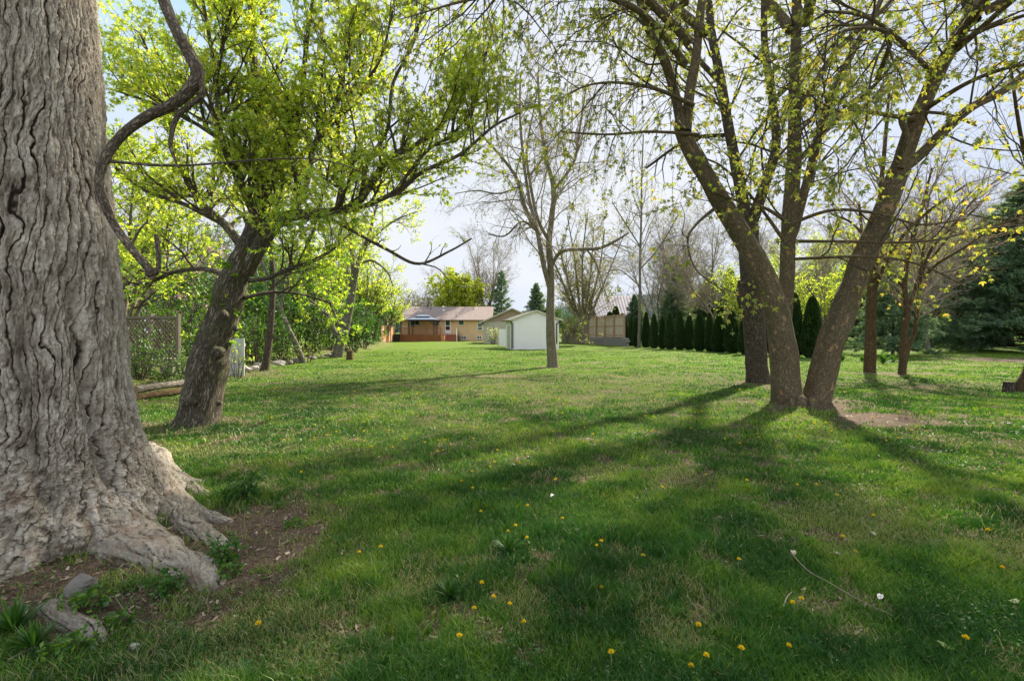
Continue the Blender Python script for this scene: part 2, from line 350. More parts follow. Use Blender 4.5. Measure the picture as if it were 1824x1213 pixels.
# ------------------------------------------------------------------ tree engine
def norm(a): return a / (np.linalg.norm(a, axis=-1, keepdims=True) + 1e-9)
def crom(pts, n):
    pts = np.asarray(pts, float); m = len(pts); p = np.vstack([2 * pts[0] - pts[1], pts, 2 * pts[-1] - pts[-2]])
    t = np.linspace(0, m - 1 - 1e-6, n); i = t.astype(int); f = (t - i)[:, None]
    a, b, c, d = p[i], p[i + 1], p[i + 2], p[i + 3]
    return .5 * (2 * b + (c - a) * f + (2 * a - 5 * b + 4 * c - d) * f ** 2 + (3 * b - a - 3 * c + d) * f ** 3)
def tubes(pts, rad, sides):
    """pts (M,N,3) rad (M,N) -> V, Q, bk"""
    Mn, Nn, _ = pts.shape; T = np.empty_like(pts); T[:, 1:-1] = pts[:, 2:] - pts[:, :-2]; T[:, 0] = pts[:, 1] - pts[:, 0]; T[:, -1] = pts[:, -1] - pts[:, -2]; T = norm(T)
    mean = norm(pts[:, -1] - pts[:, 0]); ref = np.where(np.abs(mean[:, 2:3]) > .8, np.array([[1., .1, 0]]), np.array([[0, 0.05, 1.]]))
    U = norm(np.cross(T, ref[:, None, :])); Vv = np.cross(T, U)
    a = np.arange(sides) * 2 * pi / sides
    ca, sa = np.cos(a)[None, None, :, None], np.sin(a)[None, None, :, None]
    R = rad[:, :, None, None]
    Vt = pts[:, :, None, :] + R * (U[:, :, None, :] * ca + Vv[:, :, None, :] * sa)
    s = np.concatenate([np.zeros((Mn, 1)), np.cumsum(np.linalg.norm(pts[:, 1:] - pts[:, :-1], axis=-1), 1)], 1)
    rr = np.maximum(R[..., 0], .01)
    bk = np.stack([np.broadcast_to(rr * np.cos(a), Vt.shape[:3]), np.broadcast_to(rr * np.sin(a), Vt.shape[:3]), np.broadcast_to(s[:, :, None], Vt.shape[:3])], -1)
    idx = np.arange(Mn * Nn * sides).reshape(Mn, Nn, sides); nx = np.roll(idx, -1, 2)
    Qd = np.stack([idx[:, :-1], nx[:, :-1], nx[:, 1:], idx[:, 1:]], -1).reshape(-1, 4)
    return Vt.reshape(-1, 3), Qd, bk.reshape(-1, 3)
class Geo:
    def __init__(s): s.V = []; s.Q = []; s.B = []; s.n = 0
    def add(s, V, Q, B=None):
        s.V.append(V); s.Q.append(Q + s.n); s.B.append(B if B is not None else np.zeros_like(V)); s.n += len(V)
    def out(s): return np.concatenate(s.V), np.concatenate(s.Q), np.concatenate(s.B)
def grow(P0, D, L, r0, Nn, jit, up, r, taper=.8):
    Mn = len(P0); pts = np.empty((Mn, Nn, 3)); pts[:, 0] = P0; d = norm(D); st = (L / (Nn - 1))[:, None]
    upv = np.zeros((Mn, 3)); upv[:, 2] = up
    for i in range(1, Nn):
        d = norm(d + jit * r.standard_normal((Mn, 3)) + upv); pts[:, i] = pts[:, i - 1] + d * st
    t = np.linspace(0, 1, Nn)[None]; rad = r0[:, None] * (1 - taper * t)
    return pts, rad
def spawn(pts, rad, cnt, t0, t1, ang, r, angj=.2):
    """cnt children per polyline (array)"""
    Mn, Nn, _ = pts.shape; par = np.repeat(np.arange(Mn), cnt); m = len(par)
    t = t0 + (t1 - t0) * r.random(m); f = t * (Nn - 1); i = np.minimum(f.astype(int), Nn - 2); f = (f - i)
    A, B = pts[par, i], pts[par, i + 1]; p = A * (1 - f[:, None]) + B * f[:, None]; T = norm(B - A)
    pr = norm(np.cross(T, r.standard_normal((m, 3)))); a = ang + angj * r.standard_normal(m)
    D = np.cos(a)[:, None] * T + np.sin(a)[:, None] * pr
    rr = rad[par, i] * (1 - f) + rad[par, i + 1] * f
    return p, D, rr, t, par
LEAF1 = np.array([[0, 0, 0], [.5, .32, .03], [1, 0, -.06], [.5, -.32, .03]])
def rotz(a, pts): c, s = cos(a), sin(a); return np.stack([pts[:, 0] * c - pts[:, 1] * s, pts[:, 0] * s + pts[:, 1] * c, pts[:, 2]], 1)
STAR = np.concatenate([LEAF1 * [1, .62, 1], rotz(.85, LEAF1 * [.78, .5, 1]), rotz(-.85, LEAF1 * [.78, .5, 1])])
BLADE = np.array([[0, -.03, 0], [0, .03, 0], [1, .016, 0], [1, -.016, 0]])
def leaves(pos, D, size, shape, r, flat=.5, bias=0., hang=0.):
    """place a leaf template at each pos, pointing roughly along D"""
    m = len(pos); D = norm(D + np.array([0, 0, -hang])); nrm = r.standard_normal((m, 3)) * (1 - flat) + np.array([0, 0, 1.]) * flat
    Y = norm(np.cross(nrm, D)); Zz = np.cross(D, Y); k = len(shape)
    v = pos[:, None] + size[:, None, None] * (shape[None, :, 0:1] * D[:, None] + shape[None, :, 1:2] * Y[:, None] + shape[None, :, 2:3] * Zz[:, None])
    q = np.arange(m * k).reshape(-1, 4); rnd = np.repeat(np.clip(r.random(m) + bias, 0, 1), k)
    return v.reshape(-1, 3), q, rnd

def hand(Y, spec, scale=None):
    """limb from photo points: (px, py, width_px[, dY])"""
    pts = []; rad = []
    for s in spec:
        d = Y + (s[3] if len(s) > 3 else 0); pts.append(P(s[0], s[1], d)); rad.append(s[2] * d / F_PX / 2)
    return np.array(pts), np.array(rad)
def trunk_tube(geo, pts, rad, sides, step=.08, flare=0, lump=.06, seed=0, flare_h=.45, nroot=5, wig=.0):
    L = np.linalg.norm(np.diff(pts, axis=0), axis=1).sum(); n = max(6, int(L / step))
    c = crom(pts, n); rr = crom(np.stack([rad, rad * 0, rad * 0], 1), n)[:, 0]
    if wig:
        s_ = np.linspace(0, L, n); env = np.minimum(1, np.linspace(0, 4, n))
        c = c + env[:, None] * wig * np.stack([vn(s_ * 1.7, s_ * 0, seed + 3), vn(s_ * 1.7, s_ * 0, seed + 7), .4 * vn(s_ * 1.7, s_ * 0, seed + 9)], 1)
    V, Q, B = tubes(c[None], rr[None], sides); V = V.reshape(n, sides, 3)
    ang = np.arange(sides) * 2 * pi / sides; s = np.linspace(0, L, n)
    A, S_ = np.meshgrid(ang, s)
    f = 1 + lump * (vn(np.cos(A) * 1.5 + 5, S_ * 1.6 + np.sin(A) * 1.5, seed) + .5 * vn(np.cos(A) * 3 + 5, S_ * 4 + np.sin(A) * 3, seed + 1))
    if flare:
        rt = .5 + .5 * np.cos(A * nroot + seed) * (.6 + .4 * np.cos(A * 2 + seed * 2))
        f = f + flare * np.exp(-S_ / flare_h) * (.45 + .9 * rt)
    V = c[:, None] + (V - c[:, None]) * f[..., None]
    geo.add(V.reshape(-1, 3), Q, B); return c, rr
def crown(geo_b, limbs, cfg, r, leafcfg=None):
    """limbs: list of (pts, rad). cfg: list of level dicts. returns leaves (V,Q,rnd)"""
    LV, LQ, LR = [], [], []; nl = 0
    cur = []
    for pts, rad in limbs:
        L = np.linalg.norm(np.diff(pts, axis=0), axis=1).sum(); n = 14
        cur.append((crom(pts, n), crom(np.stack([rad, rad * 0, rad * 0], 1), n)[:, 0], L))
    pts = np.stack([c[0] for c in cur]); rad = np.stack([c[1] for c in cur]); Ls = np.array([c[2] for c in cur])
    for li, c in enumerate(cfg):
        cnt = np.maximum(0, np.round(Ls * c['per'] * (.7 + .6 * r.random(len(Ls))))).astype(int)
        p, D, rr, t, par = spawn(pts, rad, cnt, c.get('t0', .2), 1, c.get('ang', .8), r)
        if len(p) == 0: break
        L = c['len'] * (.55 + .8 * r.random(len(p))) * (1 - c.get('tl', .45) * t)
        if c.get('rel'): L = L * np.clip(Ls[par] / c['rel'], .3, 1.5)
        r0 = np.clip(rr * .62, c['rmin'], c['rmax']); nn = c.get('n', 6)
        D[:, 2] += c.get('lift', 0)
        pts, rad = grow(p, D, L, r0, nn, c.get('jit', .18), c.get('up', .05), r, .75); rad = np.maximum(rad, c['rmin'] * .45)
        V, Q, B = tubes(pts, rad, c.get('sides', 3 if li else 5)); geo_b.add(V, Q, B); Ls = L
        lc = c.get('leaf')
        if lc:
            cn = r.poisson(lc['per'] * L); P_, D_, _, t_, _ = spawn(pts, rad, cn, lc.get('t0', .25), 1, .9, r, .35)
            if len(P_):
                sz = lc['size'] * (.5 + .7 * r.random(len(P_)))
                b = lc.get('bias', 0.); b = b(P_) if callable(b) else b
                v, q, rn = leaves(P_, D_, sz, lc['shape'], r, lc.get('flat', .5), 0, lc.get('hang', .3))
                rn = np.clip(rn + np.repeat(np.broadcast_to(b, len(P_)), len(lc['shape'])), 0, 1)
                LV.append(v); LQ.append(q + nl); LR.append(rn); nl += len(v)
    return (np.concatenate(LV), np.concatenate(LQ), np.concatenate(LR)) if LV else None
def finish_tree(name, label, cat, base, tg, bg_, lv, bark, twig, leaf, group=None, leafname='foliage', merge=False):
    root = thing(name, label, cat, base, 0, group)
    if merge: tg.add(*bg_.out()); bg_ = None
    V, Q, B = tg.out(); mesh('trunk', V, Q, mat=bark, vattrs={'bk': B}, parent=root, off=base)
    if bg_ and bg_.n:
        V, Q, B = bg_.out(); mesh('branches', V, Q, mat=twig, vattrs={'bk': B}, parent=root, off=base)
    if lv is not None: mesh(leafname, lv[0], lv[1], mat=leaf, attrs={'rnd': lv[2]}, parent=root, off=base, smooth=False)
    return root

# ------------------------------------------------------------------ foreground silver maple (displaced bark)
def big_maple():
    base = np.array([-3.56, 3.62, 0.]); root = thing('maple_tree', 'huge old maple with pale shaggy bark and spreading roots at the left edge', 'tree', base)
    nt_, nv = 1300, 820
    s = np.linspace(0, 1, nv); z = -.06 + 4.5 * (s ** 1.35); z = np.concatenate([z, np.linspace(4.55, 9, 30)]); nv = len(z)
    th = np.linspace(0, 2 * pi, nt_, endpoint=False) + pi / 2 + .4        # seam behind
    Th, Zz = np.meshgrid(th, z)
    R = .635 - .028 * Zz + .03 * np.cos(3 * Th + 1) + .02 * np.cos(5 * Th + Zz * .4)
    R = R + .07 * np.exp(-np.maximum(Zz, 0) / .6)
    # roots: angle, reach, height scale, angular width
    for a, reach, hh, wd in ((-.10, .26, .12, .17), (-.42, .28, .16, .24), (.28, .26, .11, .16), (-1.02, .30, .13, .24), (-1.75, .35, .16, .4), (-2.6, .4, .2, .4), (1.3, .5, .2, .4), (2.3, .5, .2, .35)):
        ww = wd * (1 + .8 * sst(0, .5, Zz)); d = (Th - a + pi) % (2 * pi) - pi + .12 * vn(Zz * 5 + a * 3, Zz * 0, 77)
        R = R + reach * np.exp(-(d / ww) ** 2) * np.exp(-np.maximum(Zz, 0) / hh) + .07 * np.exp(-(d / (ww * 1.1)) ** 2) * np.exp(-np.maximum(Zz, 0) / .7)
    R = R + (.05 * fbm(Th * 5, Zz * 5, 3, 79) + .02 * fbm(Th * 16, Zz * 16, 2, 80)) * (1 - sst(.05, .7, Zz))
    # seams between buttresses
    for a in (-.68, -.23):
        d = (Th - a + .12 * Zz + pi) % (2 * pi) - pi
        R = R - .10 * np.exp(-(d / .06) ** 2) * (1 - sst(.9, 2.6, Zz)) * sst(.15, .4, Zz)
    arc = (Th - pi / 2) * .72; low = 1 - sst(.15, 1.0, Zz)
    low = 1 - sst(.15, 1.0, Zz); arc = (Th - pi / 2) * .72; rad_out = R * low
    def barkpat(u, zz, lowm):
        u = u - .10 * zz
        wu = u + .022 * fbm(u * 3, zz * 1.1, 3, 61) + .011 * fbm(u * 18, zz * 8, 3, 64) + .0035 * fbm(u * 60, zz * 42, 2, 60)
        ph = wu * 15 + 1.3 * fbm(wu * 3.4, zz * 1.25, 3, 62, .5) + .28 * fbm(wu * 10, zz * 6, 3, 65); cell = np.floor(ph); fr = ph - cell; gap = np.minimum(fr, 1 - fr)
        wdt = .05 + .09 * sst(-.5, .5, fbm(wu * 7, zz * 5, 3, 67)); dep = .45 + .55 * sst(-.4, .2, fbm(wu * 5 + cell * 1.7, zz * 2.6, 3, 66)); f1 = 1 - (1 - sst(.015, wdt, gap)) * dep
        ph2 = wu * 37 + 1.6 * fbm(wu * 6, zz * 3.4, 3, 72); f2 = ph2 - np.floor(ph2); f2 = 1 - (1 - sst(0, .16, np.minimum(f2, 1 - f2))) * sst(-.1, .35, fbm(wu * 8, zz * 4, 2, 74))
        cr = zz * 4.3 + np.modf(np.abs(np.sin(cell * 12.9898) * 43758.5))[0] * 5 + .45 * fbm(wu * 26, zz * 8, 3, 75) + 2.2 * (fr - .5) * np.sign(np.sin(cell * 3.7)); cr = cr - np.floor(cr); f3 = 1 - (1 - sst(0, .07, np.minimum(cr, 1 - cr))) * .85
        fl = fbm(wu * 34, zz * 10, 3, 76, .6); st = np.floor(fl * 3.5) / 3.5 * .7 + .3 * fl
        grain = fbm(wu * 110, zz * 22, 2, 70) * .6 + fbm(wu * 70, zz * 70, 2, 71) * .5
        chunk = sst(0, .15, np.abs(fbm(u * 19, zz * 15, 3, 68))); chunk2 = sst(0, .16, np.abs(fbm(u * 33, zz * 26, 2, 69)))
        pr = np.sin(cell * 7.13 + np.floor(zz * 4.3 + np.modf(np.abs(np.sin(cell * 12.9898) * 43758.5))[0] * 5) * 3.7); pl = f1 * (.76 + .24 * f2) * (.62 + .38 * f3) * (.93 + .07 * pr); lo = (.55 * chunk + .25 * chunk2 + .2) * (.6 + .4 * f1); pl = pl * (1 - .75 * lowm) + lo * .75 * lowm
        return pl, st, grain, (fr - .5) * np.sign(np.sin(cell * 5.1 + 1))
    plate, st_, fine, tilt = barkpat(arc, Zz - rad_out * .9, low)
    amp = .026 - .006 * low
    R2 = R + amp * (plate - .6) + .009 * tilt * plate + .016 * st_ * plate + .0035 * fine + .02 * fbm(arc * 1.5, Zz * 1.1, 2, 73)
    cx = -.080 * Zz + .02; cy = .02 * Zz
    X_ = R2 * np.cos(Th) + cx; Y_ = R2 * np.sin(Th) + cy
    Zd = Zz.copy()
    gz = hgt(base[0] + X_, base[1] + Y_); out = np.hypot(X_, Y_)
    Zd = Zd + gz * (1 - sst(0, 1.2, Zz))
    V = np.stack([X_, Y_, Zd], -1).reshape(-1, 3)
    I = np.arange(nv * nt_).reshape(nv, nt_); J = np.roll(I, -1, 1)
    Q = np.stack([I[:-1], J[:-1], J[1:], I[1:]], -1).reshape(-1, 4)
    plf = np.clip(plate * (.84 + .34 * st_) + .12 * fine, 0, 1).ravel(); lwf = low.ravel(); VV = [V]; QQ = [Q]; PP = [plf]; LW = [lwf]; nV = len(V)
    for rp_, rs in (([(262, 800), (300, 845), (345, 872), (392, 888)], [.15, .11, .07, .03]), ([(240, 850), (300, 900), (360, 950), (432, 984)], [.2, .14, .08, .03]), ([(130, 900), (215, 955), (300, 1000), (352, 1025), (408, 1052)], [.26, .21, .15, .10, .05]), ([(95, 1085), (130, 1112), (162, 1134), (195, 1150)], [.07, .055, .04, .015]), ([(280, 850), (330, 905), (385, 925), (420, 930)], [.13, .08, .045, .02])):
        pts = np.array([G(*a_) for a_ in rp_]); rr_ = np.array(rs); pts[:, 2] += -.32 * rr_ + .02; pts[-1, 2] -= rs[-1] * 1.3 + .02; L_ = np.linalg.norm(np.diff(pts, axis=0), axis=1).sum(); n_ = int(L_ / .006); c_ = crom(pts, n_); r_2 = crom(np.stack([rr_, rr_ * 0, rr_ * 0], 1), n_)[:, 0]
        c_[:, 0] += .03 * fbm(np.linspace(0, L_ * 4, n_), c_[:, 0] * 0 + rs[0] * 50, 2, 91)
        sd_ = 110; Vt, Qt, _ = tubes(c_[None], r_2[None], sd_); Vt = Vt.reshape(n_, sd_, 3); A_, S_ = np.meshgrid(np.arange(sd_) * 2 * pi / sd_, np.linspace(0, L_, n_)); pa = np.abs(A_ - pi); uu = pa * np.minimum(r_2[:, None] * 1.2 + .02, .2) + rs[0] * 31
        p1_, s1_, g1_, t1_ = barkpat(uu, S_ * .9 + rs[1] * 20, np.full(A_.shape, .45)); d_ = .011 * (p1_ - .6) + .006 * s1_ * p1_ + .002 * g1_; lm = .16 * fbm(np.cos(A_) * 1.2 + rs[0] * 9, S_ * 5 + np.sin(A_), 3, 93)
        f_ = 1 + lm + d_ * np.minimum(1, r_2[:, None] / .05) / r_2[:, None]; Vt = c_[:, None] + (Vt - c_[:, None]) * np.clip(f_, .3, 1.8)[..., None] * [1, 1, .82]; VV.append(Vt.reshape(-1, 3) - base); QQ.append(Qt + nV); nV += n_ * sd_; PP.append(np.clip(p1_ * (.8 + .2 * s1_) + .1 * g1_, 0, 1).ravel()); LW.append(np.full(n_ * sd_, .8))
    q = N('shaggy grey bark'); h = q.attr('pl'); b = q.attr('lw'); o = q.obj()
    fn = q.noise(q.mapv(o, (60, 60, 14)), 1, 5, .7); bn = q.noise(o, 3.0, 5, .65); gn = q.noise(o, 28, 4, .7)
    c = q.ramp(h, [(0, (.028, .021, .016)), (.30, (.095, .075, .058)), (.5, (.26, .215, .17)), (.75, (.42, .365, .30)), (1, (.56, .505, .43))])
    c = q.mix(q.rng(fn, .32, .6, .5, 0), c, q.mix(1., c, (.5, .47, .44), 'MULTIPLY'))
    c = q.mix(q.rng(bn, .42, .62, 0, .55), c, q.mix(1., c, (.62, .60, .60), 'MULTIPLY'))
    lich = q.math('MULTIPLY', q.rng(gn, .48, .62), q.math('MULTIPLY', b, q.rng(bn, .35, .6)))
    c = q.mix(q.math('MULTIPLY', lich, .55), c, (.16, .17, .085))
    rt = q.noise(o, 5, 3, .6); c = q.mix(q.math('MULTIPLY', q.rng(rt, .56, .66), q.math('MULTIPLY', b, .5)), c, (.22, .12, .07))
    q.bump(q.math('ADD', fn, q.math('MULTIPLY', gn, .8)), 1.0, .018); mat = q.fin(c, .93, .12)
    mesh('trunk', np.concatenate(VV), np.concatenate(QQ), mat=mat, attrs={'pl': np.concatenate(PP), 'lw': np.concatenate(LW)}, parent=root)
    # drooping bare limb in front of the crown
    g = Geo(); Yb = 3.25
    main = [(262, -420, 38, .9), (240, -150, 34, .6), (275, -60, 25, .3), (292, 0, 20, .15), (318, 62, 19), (337, 95, 20), (352, 130, 21), (340, 158, 20), (305, 188, 18), (268, 205, 17), (228, 232, 16), (200, 262, 16), (184, 290, 15, -.02), (177, 325, 13, -.03), (186, 362, 14, -.03), (205, 402, 13), (228, 435, 13), (250, 462, 13), (272, 486, 13)]
    side = [(352, 132, 11), (358, 150, 10), (360, 170, 9), (340, 186, 9), (318, 205, 9), (307, 232, 8), (304, 262, 7), (312, 285, 4), (318, 300, 2)]
    stub = [(262, 488, 12), (278, 486, 11), (283, 470, 8), (281, 440, 8), (278, 418, 7)]
    sp = [(232, 444, 6), (240, 425, 4), (252, 405, 3), (262, 396, 2)]
    thin = [(184, 287, 5), (230, 291, 5), (290, 295, 4.5), (350, 294, 4), (420, 288, 3.5), (500, 283, 3), (560, 284, 2.5), (620, 297, 2), (690, 330, 1.2)]
    bl = []
    for sp_, sd_ in ((main, 14), (side, 10), (stub, 10), (sp, 6), (thin, 8)):
        p, r_ = hand(Yb, sp_); bl.append(trunk_tube(g, p, r_, sd_, .03, lump=.10, seed=5))
    V, Q, B = g.out(); tag(mesh('limb', V, Q, mat=M['bark_b2'], vattrs={'bk': B}, parent=root, off=base), 'bare crooked low limb drooping in front of the bright crown')
    # crown above the frame: throws the shade beside the trunk
    r = np.random.default_rng(3); g = Geo(); gb = Geo(); limbs = []
    for a, up_, L in ((.3, 1.2, 6), (-.9, 1.1, 6), (-1.8, 1.0, 5), (1.6, 1.3, 6), (2.8, 1.1, 5)):
        d = norm(np.array([cos(a), sin(a), up_])); st = base + np.array([-.3, .1, 7.2]); pts = np.array([st, st + d * L * .35, st + d * L * .7 + [0, 0, .5], st + d * L + [0, 0, .9]]); rad = np.array([.2, .14, .09, .03])
        trunk_tube(g, pts, rad, 8, .3); limbs.append((pts, rad))
    lv = crown(gb, limbs, [dict(per=1.6, len=2.4, rmin=.012, rmax=.05, ang=.8), dict(per=3, len=1.0, rmin=.006, rmax=.02, leaf=dict(per=9, size=.12, shape=STAR)), dict(per=3.5, len=.5, rmin=.004, rmax=.01, leaf=dict(per=12, size=.12, shape=STAR))], r)
    V, Q, B = g.out(); mesh('branches', V, Q, mat=M['bark_g'], vattrs={'bk': B}, parent=root, off=base)
    mesh('foliage', lv[0], lv[1], mat=M['leaf_spring'], attrs={'rnd': lv[2]}, parent=root, off=base, smooth=False)
M['bark_b2'] = bark_mat('weathered limb bark', (.06, .045, .033), (.33, .27, .21), 60, 22, .8, dist=.008)
big_maple()

# ------------------------------------------------------------------ leaning maple, left
def leaning_maple():
    r = np.random.default_rng(21); Y = 7.85; base = np.array(G(355, 752)); tg = Geo(); bg_ = Geo()
    L = []
    def lim(spec, sides=12, **kw):
        p, q = hand(Y, spec); trunk_tube(tg, p, q, sides, **kw); L.append((p, q)); return p, q
    p, q = hand(Y, [(350, 768, 70), (356, 735, 66), (367, 676, 62), (374, 635, 59), (386, 594, 54), (401, 550, 51), (416, 500, 48), (438, 450, 40), (456, 405, 34, .1), (470, 350, 30, .2), (472, 290, 24, .3), (460, 200, 18, .4), (452, 100, 13, .5), (446, 0, 9, .7), (440, -120, 5, .8)])
    trunk_tube(tg, p, q, 40, .05, flare=.34, lump=.10, seed=4, flare_h=.3, nroot=4); L.append((p[7:], q[7:]))
    # burls
    for bx, by, br in ((388, 628, 18), (398, 560, 13), (345, 715, 12), (390, 718, 8), (330, 720, 9), (420, 585, 9)):
        c = P(bx, by, Y - .30); rr = br * Y / F_PX * .6; aa = np.linspace(-1, 1, 7)
        pts = np.stack([c + np.array([0, a_ * rr, 0]) for a_ in aa]); ra = rr * np.sqrt(np.clip(1.02 - aa ** 2, .02, 1)); V, Qq, B = tubes(pts[None], ra[None], 12)
        V = V + .25 * rr * np.stack([vn(V[:, 0] * 30, V[:, 2] * 30, 3), V[:, 0] * 0, vn(V[:, 0] * 30, V[:, 2] * 30, 6)], 1); tg.add(V, Qq, B)
    lim([(438, 485, 30), (462, 440, 27, -.1), (490, 400, 24, -.2), (525, 384, 20, -.3), (580, 380, 17, -.3), (632, 366, 14, -.3), (660, 330, 12, -.3), (690, 285, 10, -.2), (735, 262, 9), (785, 225, 7), (815, 170, 5, .2), (850, 120, 3, .3)])
    lim([(580, 382, 9, -.3), (640, 370, 9, -.3), (700, 345, 8, -.4), (755, 305, 7, -.5), (820, 275, 6, -.5), (880, 225, 5, -.5), (930, 200, 3, -.5)])
    LS0 = len(L)
    lim([(572, 380, 7, -.3), (625, 410, 6, -.5), (690, 445, 6, -.6), (745, 470, 5, -.6), (800, 448, 4, -.5), (840, 425, 3, -.4)], 8)
    lim([(750, 470, 3, -.6), (780, 478, 2.5, -.6), (800, 500, 2, -.6)], 6)
    LS = L[LS0:]; del L[LS0:]
    lim([(640, 362, 10, -.3), (648, 330, 9, -.1), (655, 290, 8), (690, 230, 7, .1), (700, 150, 6, .2), (735, 80, 5, .3), (760, 0, 3, .3)])
    lim([(700, 345, 6, -.4), (760, 270, 6, -.4), (800, 245, 5, -.2), (840, 195, 5), (860, 120, 4), (880, 40, 3)])
    lim([(520, 385, 12, -.3), (545, 330, 11, -.2), (560, 260, 10), (600, 180, 8, .2), (620, 80, 6, .3), (650, -30, 4, .3)])
    lim([(600, 375, 9, -.3), (612, 300, 8, .3), (602, 220, 7, .5), (640, 130, 5, .6), (640, 30, 3, .6)])
    lim([(470, 345, 16, .2), (505, 285, 12, .2), (535, 190, 10, .3), (545, 90, 8, .4), (560, -20, 5, .4)])
    lim([(462, 400, 16), (430, 330, 13, -.5), (395, 250, 10, -.8), (385, 150, 8, -.9), (370, 50, 6, -.9), (350, -60, 4, -1)])
    lim([(440, 450, 18), (400, 400, 14, .4), (350, 350, 11, .7), (310, 260, 9, .9), (290, 160, 7, 1), (250, 60, 4, 1)])
    lim([(420, 500, 12), (370, 480, 9, .2), (310, 485, 7, .5), (260, 505, 5, .7), (215, 500, 3, .8)], 8)
    lim([(400, 400, 10, .4), (330, 365, 8, .4), (260, 340, 6, .5), (205, 300, 4, .5)], 8)
    lim([(395, 250, 8, -.8), (330, 210, 6, -.6), (260, 180, 5, -.4), (200, 160, 3, -.2)], 8)
    lim([(445, 500, 9), (480, 495, 7, -.6), (510, 480, 6, -1.), (560, 462, 4, -1.3), (600, 440, 3, -1.4)], 8)
    lim([(435, 530, 8), (490, 520, 6, .3), (540, 525, 4, .6), (590, 540, 3, .9)], 8)
    lim([(385, 150, 6, -.9), (400, 60, 5, -1.2), (430, -40, 4, -1.4)], 8); lim([(600, 180, 6, .2), (670, 120, 5, 0), (700, 20, 4, -.2)], 8)
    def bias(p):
        low = 1 - sst(1.8, 3.6, p[:, 2]); return -.45 * low + .05  # lower leaves coloured darker: the crown's shade put into the leaf colour
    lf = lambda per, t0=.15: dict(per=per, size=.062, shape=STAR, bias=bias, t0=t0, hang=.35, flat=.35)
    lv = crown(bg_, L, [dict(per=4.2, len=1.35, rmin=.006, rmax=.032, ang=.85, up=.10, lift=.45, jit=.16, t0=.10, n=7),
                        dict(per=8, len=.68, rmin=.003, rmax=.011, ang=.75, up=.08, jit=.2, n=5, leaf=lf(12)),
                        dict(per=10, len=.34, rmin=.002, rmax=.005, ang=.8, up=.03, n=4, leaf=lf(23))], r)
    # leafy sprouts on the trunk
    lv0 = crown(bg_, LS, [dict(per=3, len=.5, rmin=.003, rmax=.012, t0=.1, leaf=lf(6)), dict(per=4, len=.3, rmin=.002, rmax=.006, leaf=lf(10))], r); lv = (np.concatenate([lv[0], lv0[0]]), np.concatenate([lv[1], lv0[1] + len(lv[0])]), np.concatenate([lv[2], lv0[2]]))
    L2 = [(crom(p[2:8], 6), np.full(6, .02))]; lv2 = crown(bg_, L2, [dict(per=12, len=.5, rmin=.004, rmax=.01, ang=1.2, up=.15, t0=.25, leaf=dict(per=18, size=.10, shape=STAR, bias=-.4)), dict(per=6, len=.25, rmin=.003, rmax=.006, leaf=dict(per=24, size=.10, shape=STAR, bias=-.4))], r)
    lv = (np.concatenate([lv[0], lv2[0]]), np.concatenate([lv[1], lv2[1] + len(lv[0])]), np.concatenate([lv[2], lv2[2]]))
    print('leaning maple leaves', len(lv[1]))
    finish_tree('maple_tree', 'leaning maple with burled trunk and bright yellow green crown beside the foreground trunk', 'tree', base, tg, bg_, lv, M['bark_e'], M['twig_d'], M['leaf_spring'])
leaning_maple()

